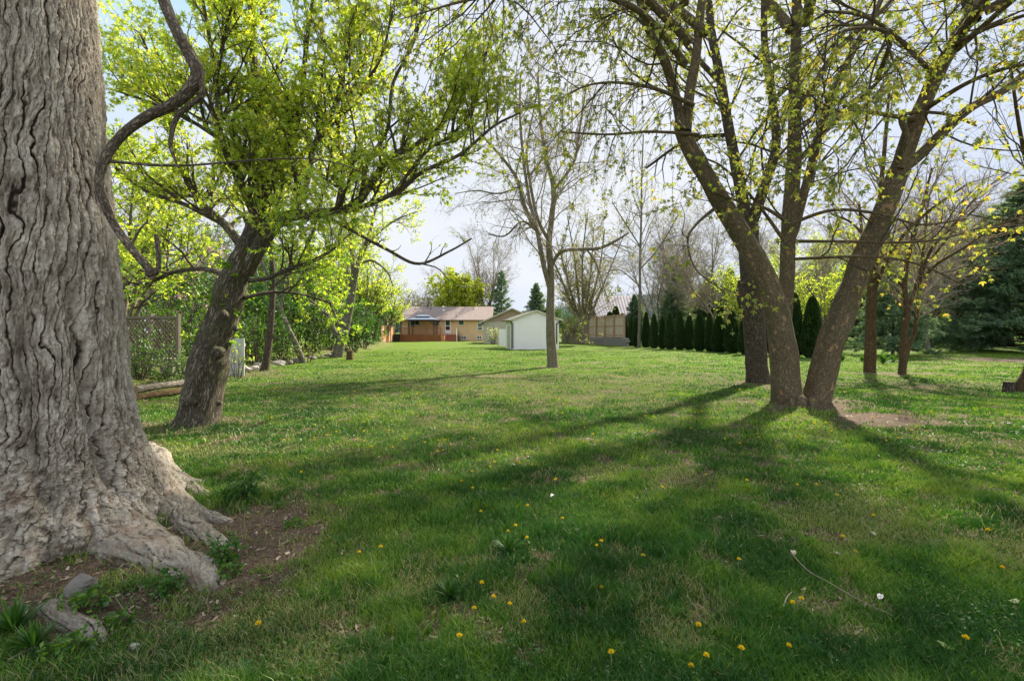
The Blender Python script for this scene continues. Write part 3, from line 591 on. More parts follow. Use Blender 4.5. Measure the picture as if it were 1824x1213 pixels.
# ------------------------------------------------------------------ norway maple forking at the ground, right
def twin_maple():
    r = np.random.default_rng(31); Y = 9.8; base = G(1425, 722); tg = Geo(); bg_ = Geo(); L = []
    def lim(spec, sides=14, keep=0, Y=Y, **kw):
        p, q = hand(Y, spec); trunk_tube(tg, p, q, sides, **kw); L.append((p[keep:], q[keep:]))
    lim([(1404, 735, 52), (1402, 700, 49), (1395, 621, 45), (1380, 547, 42), (1350, 473, 38), (1307, 398, 33), (1270, 335, 30), (1243, 290, 28, .1), (1222, 248, 27, .1), (1212, 215, 25, .1)], 36, 7, step=.05, flare=.30, lump=.09, seed=9, flare_h=.18)
    lim([(1214, 232, 18), (1205, 180, 17), (1185, 110, 16, -.3), (1152, 45, 14, -.6), (1130, -30, 11, -1), (1090, -140, 8, -1.3), (1050, -260, 4, -1.6)], 14)
    lim([(1222, 235, 19), (1228, 170, 18, .1), (1240, 100, 16, .2), (1248, 20, 15, .3), (1262, -80, 12, .4), (1270, -220, 7, .4)], 14)
    lim([(1450, 732, 44), (1457, 700, 43), (1477, 621, 42), (1505, 547, 39), (1525, 491, 37), (1566, 398, 34), (1588, 340, 32), (1606, 292, 31), (1632, 215, 26), (1668, 135, 23), (1712, 55, 20), (1752, -20, 17), (1800, -140, 14), (1850, -280, 8)], 36, 6, step=.05, flare=.30, lump=.09, seed=14, flare_h=.18)
    lim([(1608, 300, 20), (1640, 275, 18, -.1), (1680, 235, 16, -.2), (1730, 192, 15, -.3), (1790, 160, 13, -.3), (1850, 110, 11, -.3), (1930, 40, 7, -.3)], 12)
    lim([(1604, 300, 12, -.2), (1612, 275, 11, -.25), (1616, 245, 10, -.28), (1607, 220, 10, -.3), (1606, 205, 11, -.3)], 10)
    lim([(1607, 205, 7, -.3), (1640, 200, 6, -.4), (1690, 205, 5, -.5), (1740, 225, 3, -.6)], 8)
    lim([(1392, 640, 20, .3), (1396, 580, 24, .5), (1401, 500, 25, .6), (1405, 400, 24, .6), (1414, 300, 24, .6), (1416, 180, 20, .6), (1418, 60, 17, .6), (1420, -80, 13, .6), (1424, -220, 8, .6)], 18, 2, step=.06, seed=17)
    lim([(1406, 440, 12, .6), (1418, 400, 15, .7), (1430, 350, 15, .8), (1442, 310, 15, .8), (1470, 200, 14, .9), (1510, 110, 12, 1), (1565, 10, 9, 1), (1600, -80, 6, 1)], 14, 2, step=.06)
    lim([(1414, 200, 12, .6), (1450, 150, 11, .7), (1500, 80, 9, .7), (1580, 10, 7, .7), (1640, -80, 4, .7)], 10)
    lim([(1410, 300, 9, .6), (1475, 230, 8, .4), (1560, 150, 6, .2), (1600, 100, 4, 0)], 8)
    for sp_ in ([(1402, 395, 7, .3), (1365, 372, 6, 0), (1330, 362, 5, -.1), (1290, 350, 4, -.2), (1250, 330, 3, -.2)], [(1398, 430, 7, .3), (1345, 358, 5, .2), (1290, 300, 4, .1), (1250, 280, 3, 0)],
                [(1405, 400, 7, .3), (1480, 375, 6, 0), (1560, 380, 5, -.3), (1640, 400, 4, -.4), (1720, 390, 3, -.5)], [(1404, 430, 7, .6), (1490, 430, 5, 0), (1600, 432, 5, -.6), (1680, 425, 4, -.8), (1760, 400, 3, -.9)],
                [(1403, 462, 6, .6), (1520, 457, 5, -.3), (1600, 462, 4.5, -.6), (1660, 480, 4, -.8), (1720, 510, 3, -.9)], [(1275, 370, 7), (1240, 400, 5, -.4), (1225, 430, 4, -.6), (1240, 480, 3, -.7), (1290, 520, 2, -.8)],
                [(1245, 240, 6), (1160, 235, 5, -.3), (1080, 240, 4, -.6), (1000, 235, 3, -.8)], [(1640, 200, 10), (1720, 150, 8, -.9), (1800, 120, 6, -1.5), (1880, 110, 4, -2)], [(1635, 215, 9), (1540, 200, 7, -.9), (1460, 210, 5, -1.4), (1400, 250, 3, -1.7)],
                [(1668, 140, 9), (1600, 70, 8, -1), (1540, 30, 6, -1.6), (1470, 20, 4, -2)], [(1700, 80, 9), (1760, 50, 8, -1.2), (1850, 20, 5, -2)]):
        lim(sp_, 7)
    for a_, rr_, hh_ in ((1431, .15, .17), (1414, .12, .10), (1448, .13, .11)):
        g0 = G(a_, 721) + [0, .04, 0]; trunk_tube(tg, np.array([g0 - [0, 0, .12], g0 + [0, 0, hh_ * .4], g0 + [.01, .03, hh_ * .8], g0 + [.01, .04, hh_]]), np.array([rr_ * 1.5, rr_, rr_ * .6, .02]), 20, .02, lump=.3, seed=a_)
    # long overhead limbs reaching towards the viewer and to the left
    wl = [([(3.3, 9.2, 6.6), (2.2, 8.2, 6.9), (1.0, 7.4, 6.7), (-.4, 6.8, 6.2), (-1.5, 6.5, 5.7)], .07), ([(3.6, 9.6, 6.0), (2.5, 8.8, 5.95), (1.4, 8.3, 5.75), (.5, 8.0, 5.2)], .045), ([(3.2, 9.0, 7.6), (2.6, 6.8, 8.4), (2.0, 4.6, 8.6), (1.2, 2.6, 8.2)], .09),
          ([(6.2, 10.2, 8), (5.2, 7.6, 9), (4.2, 5, 9.4), (3.0, 2.6, 9.2)], .11), ([(9.0, 9.8, 7.4), (8.2, 7.4, 7.9), (7.0, 5.2, 7.8), (5.6, 3.2, 7.3)], .10), ([(6.2, 10.3, 8.6), (6.6, 8, 10), (6.8, 5.6, 11), (6.6, 3.4, 11.4)], .11),
          ([(9.6, 9.8, 8.0), (10.6, 8, 8.2), (11.0, 6.2, 8), (10.8, 4.6, 7.4)], .1), ([(4, 9.9, 7.6), (2.6, 10.4, 9.2), (1.6, 11, 10.4), (.8, 11.4, 11.6)], .1), ([(6, 10.4, 8), (5.6, 11.4, 10), (5.8, 12, 12), (5.6, 12.4, 13.4)], .12), ([(9.4, 9.8, 7.8), (9.6, 10.6, 9.6), (10, 11, 11.4), (10.4, 11.2, 13)], .1),
          ([(3.4, 9.2, 7), (1.6, 8.6, 8.2), (-.4, 7.6, 9), (-2.4, 6.2, 9.2)], .09), ([(9.0, 9.8, 7.2), (8.6, 8.2, 7.2), (7.4, 6.9, 6.3), (6.4, 6.0, 5.2)], .06), ([(7.4, 9.8, 6.6), (6.4, 8.2, 6.5), (5.0, 7.2, 6.0), (4.0, 6.6, 5.2)], .05)]
    for pts, r0 in wl:
        pts = np.array(pts, float); rad = np.linspace(r0, .006, len(pts)); trunk_tube(tg, pts, rad, 8, .15); L.append((pts, rad))
    def bias(p): return .12 * sst(4.5, 9, p[:, 0]) - .08
    lf = lambda per: dict(per=per, size=.092, shape=STAR, bias=bias, t0=.4, hang=.9, flat=.4)
    lv = crown(bg_, L, [dict(per=1.9, len=1.9, rmin=.005, rmax=.020, ang=.9, up=.02, jit=.16, t0=.12, n=8, rel=3, leaf=lf(1)),
                        dict(per=4.2, len=.9, rmin=.003, rmax=.008, ang=.7, up=-.08, jit=.17, n=6, leaf=lf(4)),
                        dict(per=4.6, len=.46, rmin=.0022, rmax=.0045, ang=.8, up=-.04, n=4, leaf=lf(7.5))], r)
    # long pendulous twigs from the limbs over the middle
    d1 = [L[i] for i in range(len(L) - len(wl), len(L) - len(wl) + 2)] * 2 + [L[1]] * 2 + [L[len(L) - len(wl) + 10], L[len(L) - len(wl) + 7], L[len(L) - len(wl) + 12]]
    lv2 = crown(bg_, d1, [dict(per=4.6, len=2.3, rmin=.003, rmax=.007, ang=1.1, up=-.16, lift=-.5, jit=.10, n=12, t0=.1, tl=.1, leaf=dict(per=3.0, size=.08, shape=STAR, bias=0, t0=.2, hang=.9)), dict(per=2.2, len=.5, rmin=.003, rmax=.005, ang=.6, up=-.08, n=5, leaf=dict(per=5, size=.08, shape=STAR, bias=-.1, t0=.2, hang=.9))], r)
    lv = (np.concatenate([lv[0], lv2[0]]), np.concatenate([lv[1], lv2[1] + len(lv[0])]), np.concatenate([lv[2], lv2[2]]))
    print('twin maple leaves', len(lv[1]))
    finish_tree('maple_tree', 'big maple whose two thick trunks part in a V at the ground', 'tree', base, tg, bg_, lv, M['bark_a'], M['twig_d'], M['leaf_norway'])
twin_maple()

def simple_tree(name, label, specs, Y, cfg, leafmat, bark, twig, seed, flare=.2, group=None, base=None, sides=14, world=None, step=.12, keep0=3, cat='tree', wig=.0, leafname='foliage', merge=False):
    r = np.random.default_rng(seed); tg = Geo(); bg_ = Geo(); L = []
    for i, sp_ in enumerate(specs):
        p, q = hand(Y, sp_)
        trunk_tube(tg, p, q, sides if i == 0 else max(6, sides - 4), step, flare=flare if i == 0 else 0, lump=.07, seed=seed + i, wig=wig); L.append((p[keep0:], q[keep0:]) if i == 0 and len(p) > keep0 + 1 else (p, q))
    b = base if base is not None else np.array([hand(Y, specs[0])[0][0][0], Y, hand(Y, specs[0])[0][0][2]])
    lv = crown(bg_, L, cfg, r)
    return finish_tree(name, label, cat, b, tg, bg_, lv, bark, twig, leafmat, group, leafname, merge)

STAR1 = LEAF1 * [1, .9, 1]
# dark old tree behind the V
simple_tree('maple_tree', 'tall dark rough barked tree standing right behind the V shaped maple', [
    [(1350, 690, 40), (1349, 672, 39), (1344, 600, 36), (1337, 500, 34), (1334, 420, 34), (1332, 392, 31)],
    [(1330, 400, 22), (1318, 330, 20), (1300, 240, 18, .3), (1285, 150, 16, .5), (1268, 60, 14, .7), (1258, -40, 11, .8), (1240, -160, 6, 1)],
    [(1338, 400, 21), (1362, 330, 18, -.3), (1382, 260, 16, -.4), (1376, 180, 14, -.5), (1362, 80, 12, -.5), (1360, -30, 9, -.6), (1350, -140, 5, -.6)],
    [(1328, 560, 9, -.6), (1316, 530, 9, -.8), (1318, 500, 8, -.9)], [(1285, 150, 9, .5), (1230, 90, 8, .8), (1180, 20, 5, 1)], [(1376, 180, 9, -.5), (1440, 120, 7, -.2), (1500, 70, 4)], [(1300, 240, 8, .3), (1225, 250, 6, .8), (1150, 300, 4, 1.4)]],
    14.6, [dict(per=1.6, len=2.6, rmin=.009, rmax=.04, ang=.8, jit=.15, n=8, up=.03, t0=.1, rel=4), dict(per=3.2, len=1.2, rmin=.005, rmax=.014, n=6, up=.0, leaf=dict(per=4, size=.12, shape=STAR, hang=.6)), dict(per=3.8, len=.55, rmin=.004, rmax=.007, n=4, leaf=dict(per=6, size=.11, shape=STAR, hang=.6))],
    M['leaf_norway'], M['bark_b'], M['twig_d'], 41, flare=.35, keep0=4)
# slender centre tree
simple_tree('young_tree', 'slender bare grey tree alone on the lawn in front of the white shed', [
    [(985, 657, 20), (984, 640, 18.5), (981, 600, 17), (980, 550, 15), (981, 515, 14), (981, 480, 12), (978, 430, 11), (984, 380, 9.5), (986, 335, 9), (975, 290, 7), (966, 240, 6), (961, 190, 5), (958, 130, 3)],
    [(979, 512, 10), (970, 480, 9, -.2), (962, 440, 8.5, -.3), (957, 412, 8, -.3), (945, 392, 7.5, -.4), (932, 360, 7, -.5), (920, 318, 6, -.6), (895, 282, 5, -.8), (868, 252, 4, -1), (845, 225, 2.5, -1.1)],
    [(960, 416, 6, -.2), (946, 370, 6, .3), (937, 320, 5.5, .5), (930, 260, 5, .6), (926, 200, 4, .7), (927, 130, 3, .8)],
    [(978, 430, 6.5), (958, 390, 6, .2), (945, 330, 5, .4), (938, 270, 4, .6), (950, 200, 3, .8), (960, 150, 2, 1)],
    [(985, 340, 6), (1008, 312, 5.5), (1025, 280, 5, .2), (1034, 220, 4, .3), (1045, 150, 3, .4)],
    [(984, 470, 7), (994, 454, 6.5, -.2), (1008, 446, 6, -.4), (1040, 444, 6, -.6), (1068, 442, 5.5, -.7), (1095, 430, 5, -.8), (1120, 415, 3, -.8)],
    [(957, 412, 5, -.3), (930, 395, 4, -.9), (900, 420, 3, -1.4), (870, 418, 2, -1.8)], [(1045, 444, 3.5, -.6), (1062, 470, 3, -.8), (1075, 510, 2, -1), (1085, 540, 1.2, -1.1)],
    [(930, 330, 3, -.6), (890, 345, 3, -1), (850, 340, 2, -1.5), (810, 345, 1.4, -2)]],
    20.6, [dict(per=2.4, len=2.2, rmin=.008, rmax=.03, ang=.75, jit=.15, n=8, up=-.0, t0=.05, rel=3.5), dict(per=4.6, len=1.1, rmin=.006, rmax=.012, n=6, up=-.06, leaf=dict(per=.5, size=.09, shape=STAR1)), dict(per=4.6, len=.55, rmin=.0045, rmax=.007, n=4, up=-.05, leaf=dict(per=1.0, size=.09, shape=STAR1))],
    M['leaf_bud'], M['bark_d'], M['twig_g'], 51, flare=.3, keep0=6)
# paired trees in the mulch ring, right
simple_tree('cherry_tree', 'straight orange brown trunk, left one of the two slim trees beyond the V maple', [
    [(1549, 670, 20), (1549, 655, 19), (1551, 600, 17), (1552, 540, 16), (1555, 500, 14), (1558, 460, 12), (1563, 420, 9), (1568, 350, 8), (1576, 260, 6), (1585, 150, 4)],
    [(1551, 520, 9), (1544, 480, 7, .3), (1538, 440, 6, .6), (1530, 360, 4, .9)], [(1555, 520, 9), (1572, 480, 7, -.4), (1600, 430, 6, -.8), (1650, 380, 5, -1), (1720, 330, 3, -1.3)], [(1560, 450, 5), (1520, 400, 4, .5), (1480, 380, 3, .8)]],
    17.6, [dict(per=2.0, len=2.4, rmin=.007, rmax=.03, jit=.13, n=7, up=.05, rel=3), dict(per=3.6, len=1.1, rmin=.005, rmax=.011, n=6, leaf=dict(per=.5, size=.12, shape=STAR)), dict(per=2.4, len=.5, rmin=.004, rmax=.006, n=4, leaf=dict(per=.6, size=.12, shape=STAR))],
    M['leaf_norway'], M['bark_o'], M['twig_t'], 61)
simple_tree('cherry_tree', 'thin twin stemmed tree, right one of the two slim trees beyond the V maple', [
    [(1606, 676, 12), (1607, 660, 12), (1610, 620, 12), (1612, 580, 11), (1616, 560, 10), (1613, 530, 8), (1612, 500, 7), (1620, 450, 6), (1640, 380, 5), (1660, 300, 3)],
    [(1608, 670, 7, .2), (1618, 620, 7, .2), (1630, 590, 6.5, .2), (1634, 550, 6, .1), (1642, 490, 5.5), (1662, 440, 5, -.3), (1700, 400, 4, -.6), (1740, 350, 3, -.9), (1790, 310, 2, -1.2)],
    [(1617, 556, 7), (1628, 520, 6, .2), (1640, 480, 5, .4), (1646, 430, 4, .6), (1655, 350, 3, .8)], [(1640, 500, 5), (1670, 470, 4.5, -.5), (1720, 440, 4, -1), (1780, 400, 3, -1.3), (1850, 380, 2, -1.6)], [(1645, 480, 4, .4), (1700, 410, 4, 0), (1760, 350, 3, -.3)], [(1613, 520, 4), (1580, 470, 3, .2), (1560, 430, 2, .5)]],
    16.7, [dict(per=2.6, len=1.9, rmin=.007, rmax=.02, jit=.15, n=7, up=.06, rel=3), dict(per=4, len=1.0, rmin=.005, rmax=.01, n=6), dict(per=3, len=.5, rmin=.004, rmax=.006, n=4, leaf=dict(per=.4, size=.12, shape=STAR))],
    M['leaf_norway'], M['bark_o'], M['twig_t'], 62)
# trees along the left border
G1 = 'trees along the left border'
simple_tree('ivy_tree', 'thin dark upright trunk overgrown with leaves, first beyond the leaning maple', [
    [(470, 665, 15), (474, 645, 13), (480, 600, 12), (484, 550, 11), (486, 500, 10), (482, 440, 8), (470, 370, 6), (480, 300, 4)], [(484, 520, 5), (510, 490, 4, .5), (540, 470, 3, .8)]],
    18.4, [dict(per=2.2, len=.9, rmin=.006, rmax=.02, ang=.9, up=.05, t0=.0, leaf=dict(per=8, size=.13, shape=STAR, bias=-.1)), dict(per=4, len=.45, rmin=.005, rmax=.01, leaf=dict(per=14, size=.13, shape=STAR, bias=-.1))],
    M['leaf_green'], M['bark_b'], M['twig_d'], 71, keep0=2, merge=True)
simple_tree('leaning_tree', 'pale bare trunk leaning sharply left between ivy covered tree and forked tree', [
    [(541, 650, 10), (537, 638, 11), (528, 615, 10), (515, 590, 10), (505, 565, 9), (495, 540, 8), (480, 500, 7), (455, 440, 5), (430, 380, 3)], [(500, 550, 5), (510, 500, 4, .5), (530, 450, 3, .9)]],
    24, [dict(per=1.4, len=1.6, rmin=.008, rmax=.03, up=.08, leaf=dict(per=1, size=.12, shape=STAR)), dict(per=3, len=.8, rmin=.006, rmax=.011, leaf=dict(per=5, size=.12, shape=STAR)), dict(per=3, len=.45, rmin=.005, rmax=.008, leaf=dict(per=8, size=.12, shape=STAR))],
    M['leaf_spring'], M['bark_g'], M['twig_d'], 72, keep0=4, merge=True)
simple_tree('forked_tree', 'grey forking tree with airy yellow green crown behind the small left stump', [
    [(598, 642, 22), (602, 630, 19), (612, 590, 17), (620, 560, 15), (627, 525, 13), (630, 505, 11), (638, 470, 8.5), (650, 440, 7.5), (660, 410, 6), (670, 370, 4), (690, 330, 2)],
    [(601, 600, 9), (592, 580, 8, .2), (588, 565, 7, .4), (575, 555, 6, .7), (560, 540, 5, .9), (548, 535, 3, 1)], [(628, 512, 9), (618, 490, 8, -.4), (610, 455, 7, -.6), (605, 420, 6, -.7), (615, 370, 4, -.9), (600, 320, 2.5, -1)],
    [(630, 505, 8), (628, 460, 7, .5), (624, 420, 6, .8), (632, 370, 5, 1.1), (640, 320, 3, 1.3)], [(611, 510, 7, -.3), (590, 470, 6, -.6), (580, 430, 5, -.8), (560, 370, 3, -1)], [(645, 468, 5), (665, 465, 4, .2), (690, 485, 3, .4), (700, 510, 2, .5)], [(652, 440, 4), (680, 410, 3.5, -.4), (710, 390, 2.5, -.6), (750, 375, 1.5, -.7)], [(604, 585, 6), (590, 545, 5, -.6), (575, 510, 3, -.9)]],
    28.5, [dict(per=1.7, len=2.4, rmin=.010, rmax=.035, up=.06, rel=4, n=7, leaf=dict(per=.7, size=.16, shape=STAR1)), dict(per=3.2, len=1.2, rmin=.007, rmax=.014, leaf=dict(per=7, size=.15, shape=STAR1)), dict(per=4.2, len=.6, rmin=.006, rmax=.009, n=4, leaf=dict(per=11, size=.15, shape=STAR1))],
    M['leaf_spring'], M['bark_g'], M['twig_g'], 73, keep0=4)
# thin bare tree by the fence, multi stem behind
simple_tree('thin_tree', 'thin pale straight trunk in front of the dark cedar row beside the wooden fence', [
    [(1138, 622, 6.4), (1138, 610, 5.6), (1139, 570, 5), (1140, 520, 4.6), (1140, 470, 4.2), (1142, 400, 3.6), (1143, 320, 2.8), (1146, 240, 2)], [(1140, 480, 2.6), (1175, 440, 2.4, .5), (1210, 380, 2, 1)], [(1141, 440, 2.6), (1115, 400, 2.2, -.6), (1090, 360, 1.6, -1)], [(1140, 510, 2), (1100, 480, 1.8, -1), (1060, 500, 1.4, -2)]],
    45, [dict(per=1.3, len=3.2, rmin=.018, rmax=.05, n=7, up=.04, rel=6), dict(per=2.4, len=1.7, rmin=.013, rmax=.02, n=6), dict(per=2, len=.9, rmin=.01, rmax=.013, n=4, leaf=dict(per=.5, size=.2, shape=STAR1))],
    M['leaf_bud'], M['bark_g'], M['twig_g'], 81, keep0=3)
def stems(px, py, Yd, n, top, spread, w, seed):
    r = np.random.default_rng(seed); o = []
    for i in range(n):
        f = (i / (n - 1) - .5) * 2 if n > 1 else 0; tx = px + f * spread + r.normal() * 6; ty = top + abs(f) * 60 + r.normal() * 12; dy = r.normal() * 1.5
        o.append([(px + f * 5, py + 4, w), (px + f * 8, py - 30, w * .9), (px + f * spread * .25, py - (py - ty) * .3, w * .75, dy * .3), (px + f * spread * .6, py - (py - ty) * .65, w * .5, dy * .7), (tx, ty, w * .22, dy)])
    return o
simple_tree('multi_stem_tree', 'fan of thin stems in hazy yellow bud, between the white shed and the wooden fence', stems(1038, 605, 54, 7, 370, 75, 6, 5),
    54, [dict(per=1.1, len=3, rmin=.018, rmax=.05, n=7, up=.10, t0=.25, rel=8, ang=.55, leaf=dict(per=1, size=.2, shape=STAR1)), dict(per=2.4, len=1.5, rmin=.013, rmax=.02, n=5, ang=.6, up=.05, leaf=dict(per=4, size=.2, shape=STAR1)), dict(per=2.6, len=.8, rmin=.01, rmax=.013, n=4, leaf=dict(per=7, size=.18, shape=STAR1))],
    M['leaf_bud'], M['bark_d'], M['twig_t'], 82, keep0=1, sides=8, step=.4)
simple_tree('shrub', 'loose yellow green shrub behind the right corner of the white shed', stems(1022, 607, 50, 6, 540, 34, 3, 15),
    50, [dict(per=1.5, len=1.2, rmin=.012, rmax=.03, n=5, up=.0, t0=.1, leaf=dict(per=4, size=.2, shape=STAR1)), dict(per=2.4, len=.7, rmin=.01, rmax=.014, n=4, leaf=dict(per=8, size=.2, shape=STAR1))],
    M['leaf_lime'], M['bark_d'], M['twig_t'], 83, keep0=1, sides=6, step=.4, cat='shrub', merge=True)

# ------------------------------------------------------------------ background tree prototypes (own scale, base at origin)
def auto_limbs(r, h, r0, fork, nlimb, spread, lean=.0):
    pts = [np.array([0, 0, -.1])]; d = np.array([lean, 0, 1.]); n = 6
    for i in range(n): d = norm(d + .07 * r.standard_normal(3)); pts.append(pts[-1] + d * fork / n)
    tr = (np.array(pts), np.linspace(r0, r0 * .7, n + 1)); out = [tr]
    for i in range(nlimb):
        a = 2 * pi * i / nlimb + r.random(); s0 = tr[0][-1 - (i % 3)]; d = norm(np.array([cos(a) * spread, sin(a) * spread, 1.])); L = (h - s0[2]) * (.75 + .35 * r.random()) * sqrt1(spread); p = [s0]
        for j in range(6): d = norm(d + .09 * r.standard_normal(3) + [0, 0, .12]); p.append(p[-1] + d * L / 6)
        out.append((np.array(p), np.linspace(r0 * .55, r0 * .08, 7)))
    return out
def sqrt1(s): return 1 + .15 * s
def proto_tree(name, seed, h, r0, fork, nlimb, spread, cfg, leafm, bark, twig, leafname='foliage', cat='tree', merge=False):
    r = np.random.default_rng(seed); tg = Geo(); bg_ = Geo(); L = auto_limbs(r, h, r0, fork, nlimb, spread)
    for i, (p, q) in enumerate(L): trunk_tube(tg, p, q, 8 if i == 0 else 6, .5, flare=.25 if i == 0 else 0, seed=seed + i)
    lv = crown(bg_, L[1:], cfg, r); return finish_tree(name, 'x', cat, (0, 0, 0), tg, bg_, lv, bark, twig, leafm, None, leafname, merge)
def bcfg(leaf1, size, tw=1., l1=3.4):
    lf = lambda k: (dict(per=leaf1 * k, size=size, shape=STAR1, hang=.3) if leaf1 else None)
    return [dict(per=1.5 * tw, len=l1, rmin=.022, rmax=.07, n=7, up=.06, t0=.12, rel=7, jit=.15, leaf=lf(.4)), dict(per=2.3 * tw, len=l1 * .5, rmin=.015, rmax=.024, n=6, leaf=lf(1)), dict(per=3.0 * tw, len=l1 * .26, rmin=.012, rmax=.014, n=4, leaf=lf(1.6))]
used = {}
def place(proto, key, loc, label, sc=1, rz=None, group=None):
    """first call moves the prototype itself, later calls copy it"""
    rz = (len(used) * 2.399 + loc[0] * .7) if rz is None else rz
    z = float(hgt(loc[0], loc[1])) if len(loc) < 3 else loc[2]
    s3 = (sc, sc, sc) if not hasattr(sc, '__len__') else sc
    if key not in used:
        used[key] = 1; proto.location = (loc[0], loc[1], z); proto.rotation_euler = (0, 0, rz); proto.scale = s3; proto['label'] = label
        if group: proto['group'] = group
        return proto
    used[key] += 1; return dup(proto, (loc[0], loc[1], z), rz, s3, label, group)
def wx(px, Y): return ((px - 912) * Y / F_PX, Y)

bare = proto_tree('bare_tree', 101, 16, .3, 4.5, 6, .42, bcfg(0, 0, 1.15), None, M['bark_g'], M['twig_g'])
bare2 = proto_tree('bare_tree', 102, 15, .26, 3.0, 7, .6, bcfg(.25, .22, 1.1), M['leaf_bud'], M['bark_d'], M['twig_g'])
leafy = proto_tree('leafy_tree', 103, 10, .22, 2.4, 7, .62, bcfg(3.0, .26, 1.1, 2.8), M['leaf_spring'], M['bark_d'], M['twig_d'])
lime = proto_tree('round_tree', 104, 8, .24, 1.6, 10, .8, bcfg(8, .32, 1.3, 2.8), M['leaf_lime'], M['bark_d'], M['twig_d'])
thick = proto_tree('leafy_tree', 105, 8.5, .2, 1.6, 8, .75, bcfg(4.2, .24, 1.2, 2.6), M['leaf_green'], M['bark_d'], M['twig_d'])
GB, GH = 'bare trees beyond the garden on the right', 'trees behind the brick house'
for (px, Y, s, lb) in [(1700, 38, .7, 'bare thin branched tree in front of the dark pavilion'), (1655, 34, .55, 'low bare tree just right of the young bushy pine'), (868, 92, 1.15, 'tall bare pale tree rising behind the right end of the brick house roof'), (792, 95, .75, 'bare spreading tree behind the brick house, left of the round lime tree'), (1208, 62, .95, 'bare tree above the middle of the dark cedar row'),
                       (1590, 62, 1.1, 'tall bare grey tree behind the left slim tree on the right'), (1720, 66, 1.05, 'tall bare tree left of the big pine, far right')]:
    place(bare, 'bare', wx(px, Y), lb, s, group=GB if px > 1000 else GH)
for (px, Y, s, lb) in [(1165, 70, 1.0, 'bare budding tree beyond the left end of the cedar row'), (1285, 52, .9, 'budding tree above the right part of the cedar row'), (1390, 48, .75, 'low budding tree behind the two large cedars'), (1545, 75, 1.0, 'budding tree beyond the young pine on the right'), (1640, 82, 1.1, 'distant budding tree behind the dark pavilion'), (1790, 75, 1.1, 'budding tree over the big pine at the right edge'), (300, 30, .55, 'small budding tree behind the lattice panel at far left')]:
    place(bare2, 'bare2', wx(px, Y), lb, s, group=GB if px > 1000 else None)
for (px, Y, s, lb) in [(655, 46, .8, 'airy yellow green tree beside the hedge, left of the brick house'), (560, 36, .75, 'yellow green tree behind the pale leaning trunk'), (225, 16, .62, 'bright leafy tree half hidden behind the foreground trunk'), (1470, 36, .55, 'small yellow green tree behind the two large cedars'), (1505, 52, 1.0, 'yellow green tree between the V maple and the slim left tree'), (1660, 46, .95, 'yellow green tree behind the right slim tree'), (1590, 58, 1.2, 'taller yellow green tree behind the slim pair'), (1720, 50, .9, 'yellow green tree over the dark pavilion'), (1430, 60, 1.1, 'yellow green tree filling the gap inside the V'), (690, 66, .78, 'yellow green tree at the left corner of the brick house'), (1330, 40, .6, 'yellow green tree over the cedar row behind the V maple')]:
    place(leafy, 'leafy', wx(px, Y), lb, s)
place(lime, 'lime', wx(818, 88), 'round lime green tree in the middle behind the brick house roof', 1.3, group=GH)
for (px, Y, s, lb) in [(330, 36, .9, 'large leafy tree behind the magnolia'), (420, 40, .95, 'large leafy tree behind the leaning maple'), (520, 50, .95, 'large leafy tree behind the pale leaning trunk'), (560, 62, 1.0, 'leafy tree far behind the border'), (640, 70, .95, 'leafy tree left of the orange brown fence'), (600, 48, .62, 'dark leafy tree behind the forked grey tree'), (480, 30, .6, 'dark leafy tree behind the ivy covered trunk'), (340, 26, .5, 'dark leafy tree behind the white fence panel'), (1010, 62, .5, 'dark leafy tree behind the white shed corner')]:
    place(thick, 'thick', wx(px, Y), lb, s)
# pink magnolia
r_ = np.random.default_rng(9)
mag = proto_tree('magnolia_tree', 106, 4.6, .1, .9, 7, .8, [dict(per=1.6, len=1.2, rmin=.012, rmax=.03, leaf=dict(per=5, size=.16, shape=STAR1)), dict(per=3, len=.6, rmin=.008, rmax=.012, leaf=dict(per=10, size=.16, shape=STAR1))], M['blossom'], M['bark_g'], M['twig_g'], 'blossom', merge=True)
place(mag, 'mag', wx(372, 24), 'magnolia in pink bloom behind the leaning maple', 1.0)

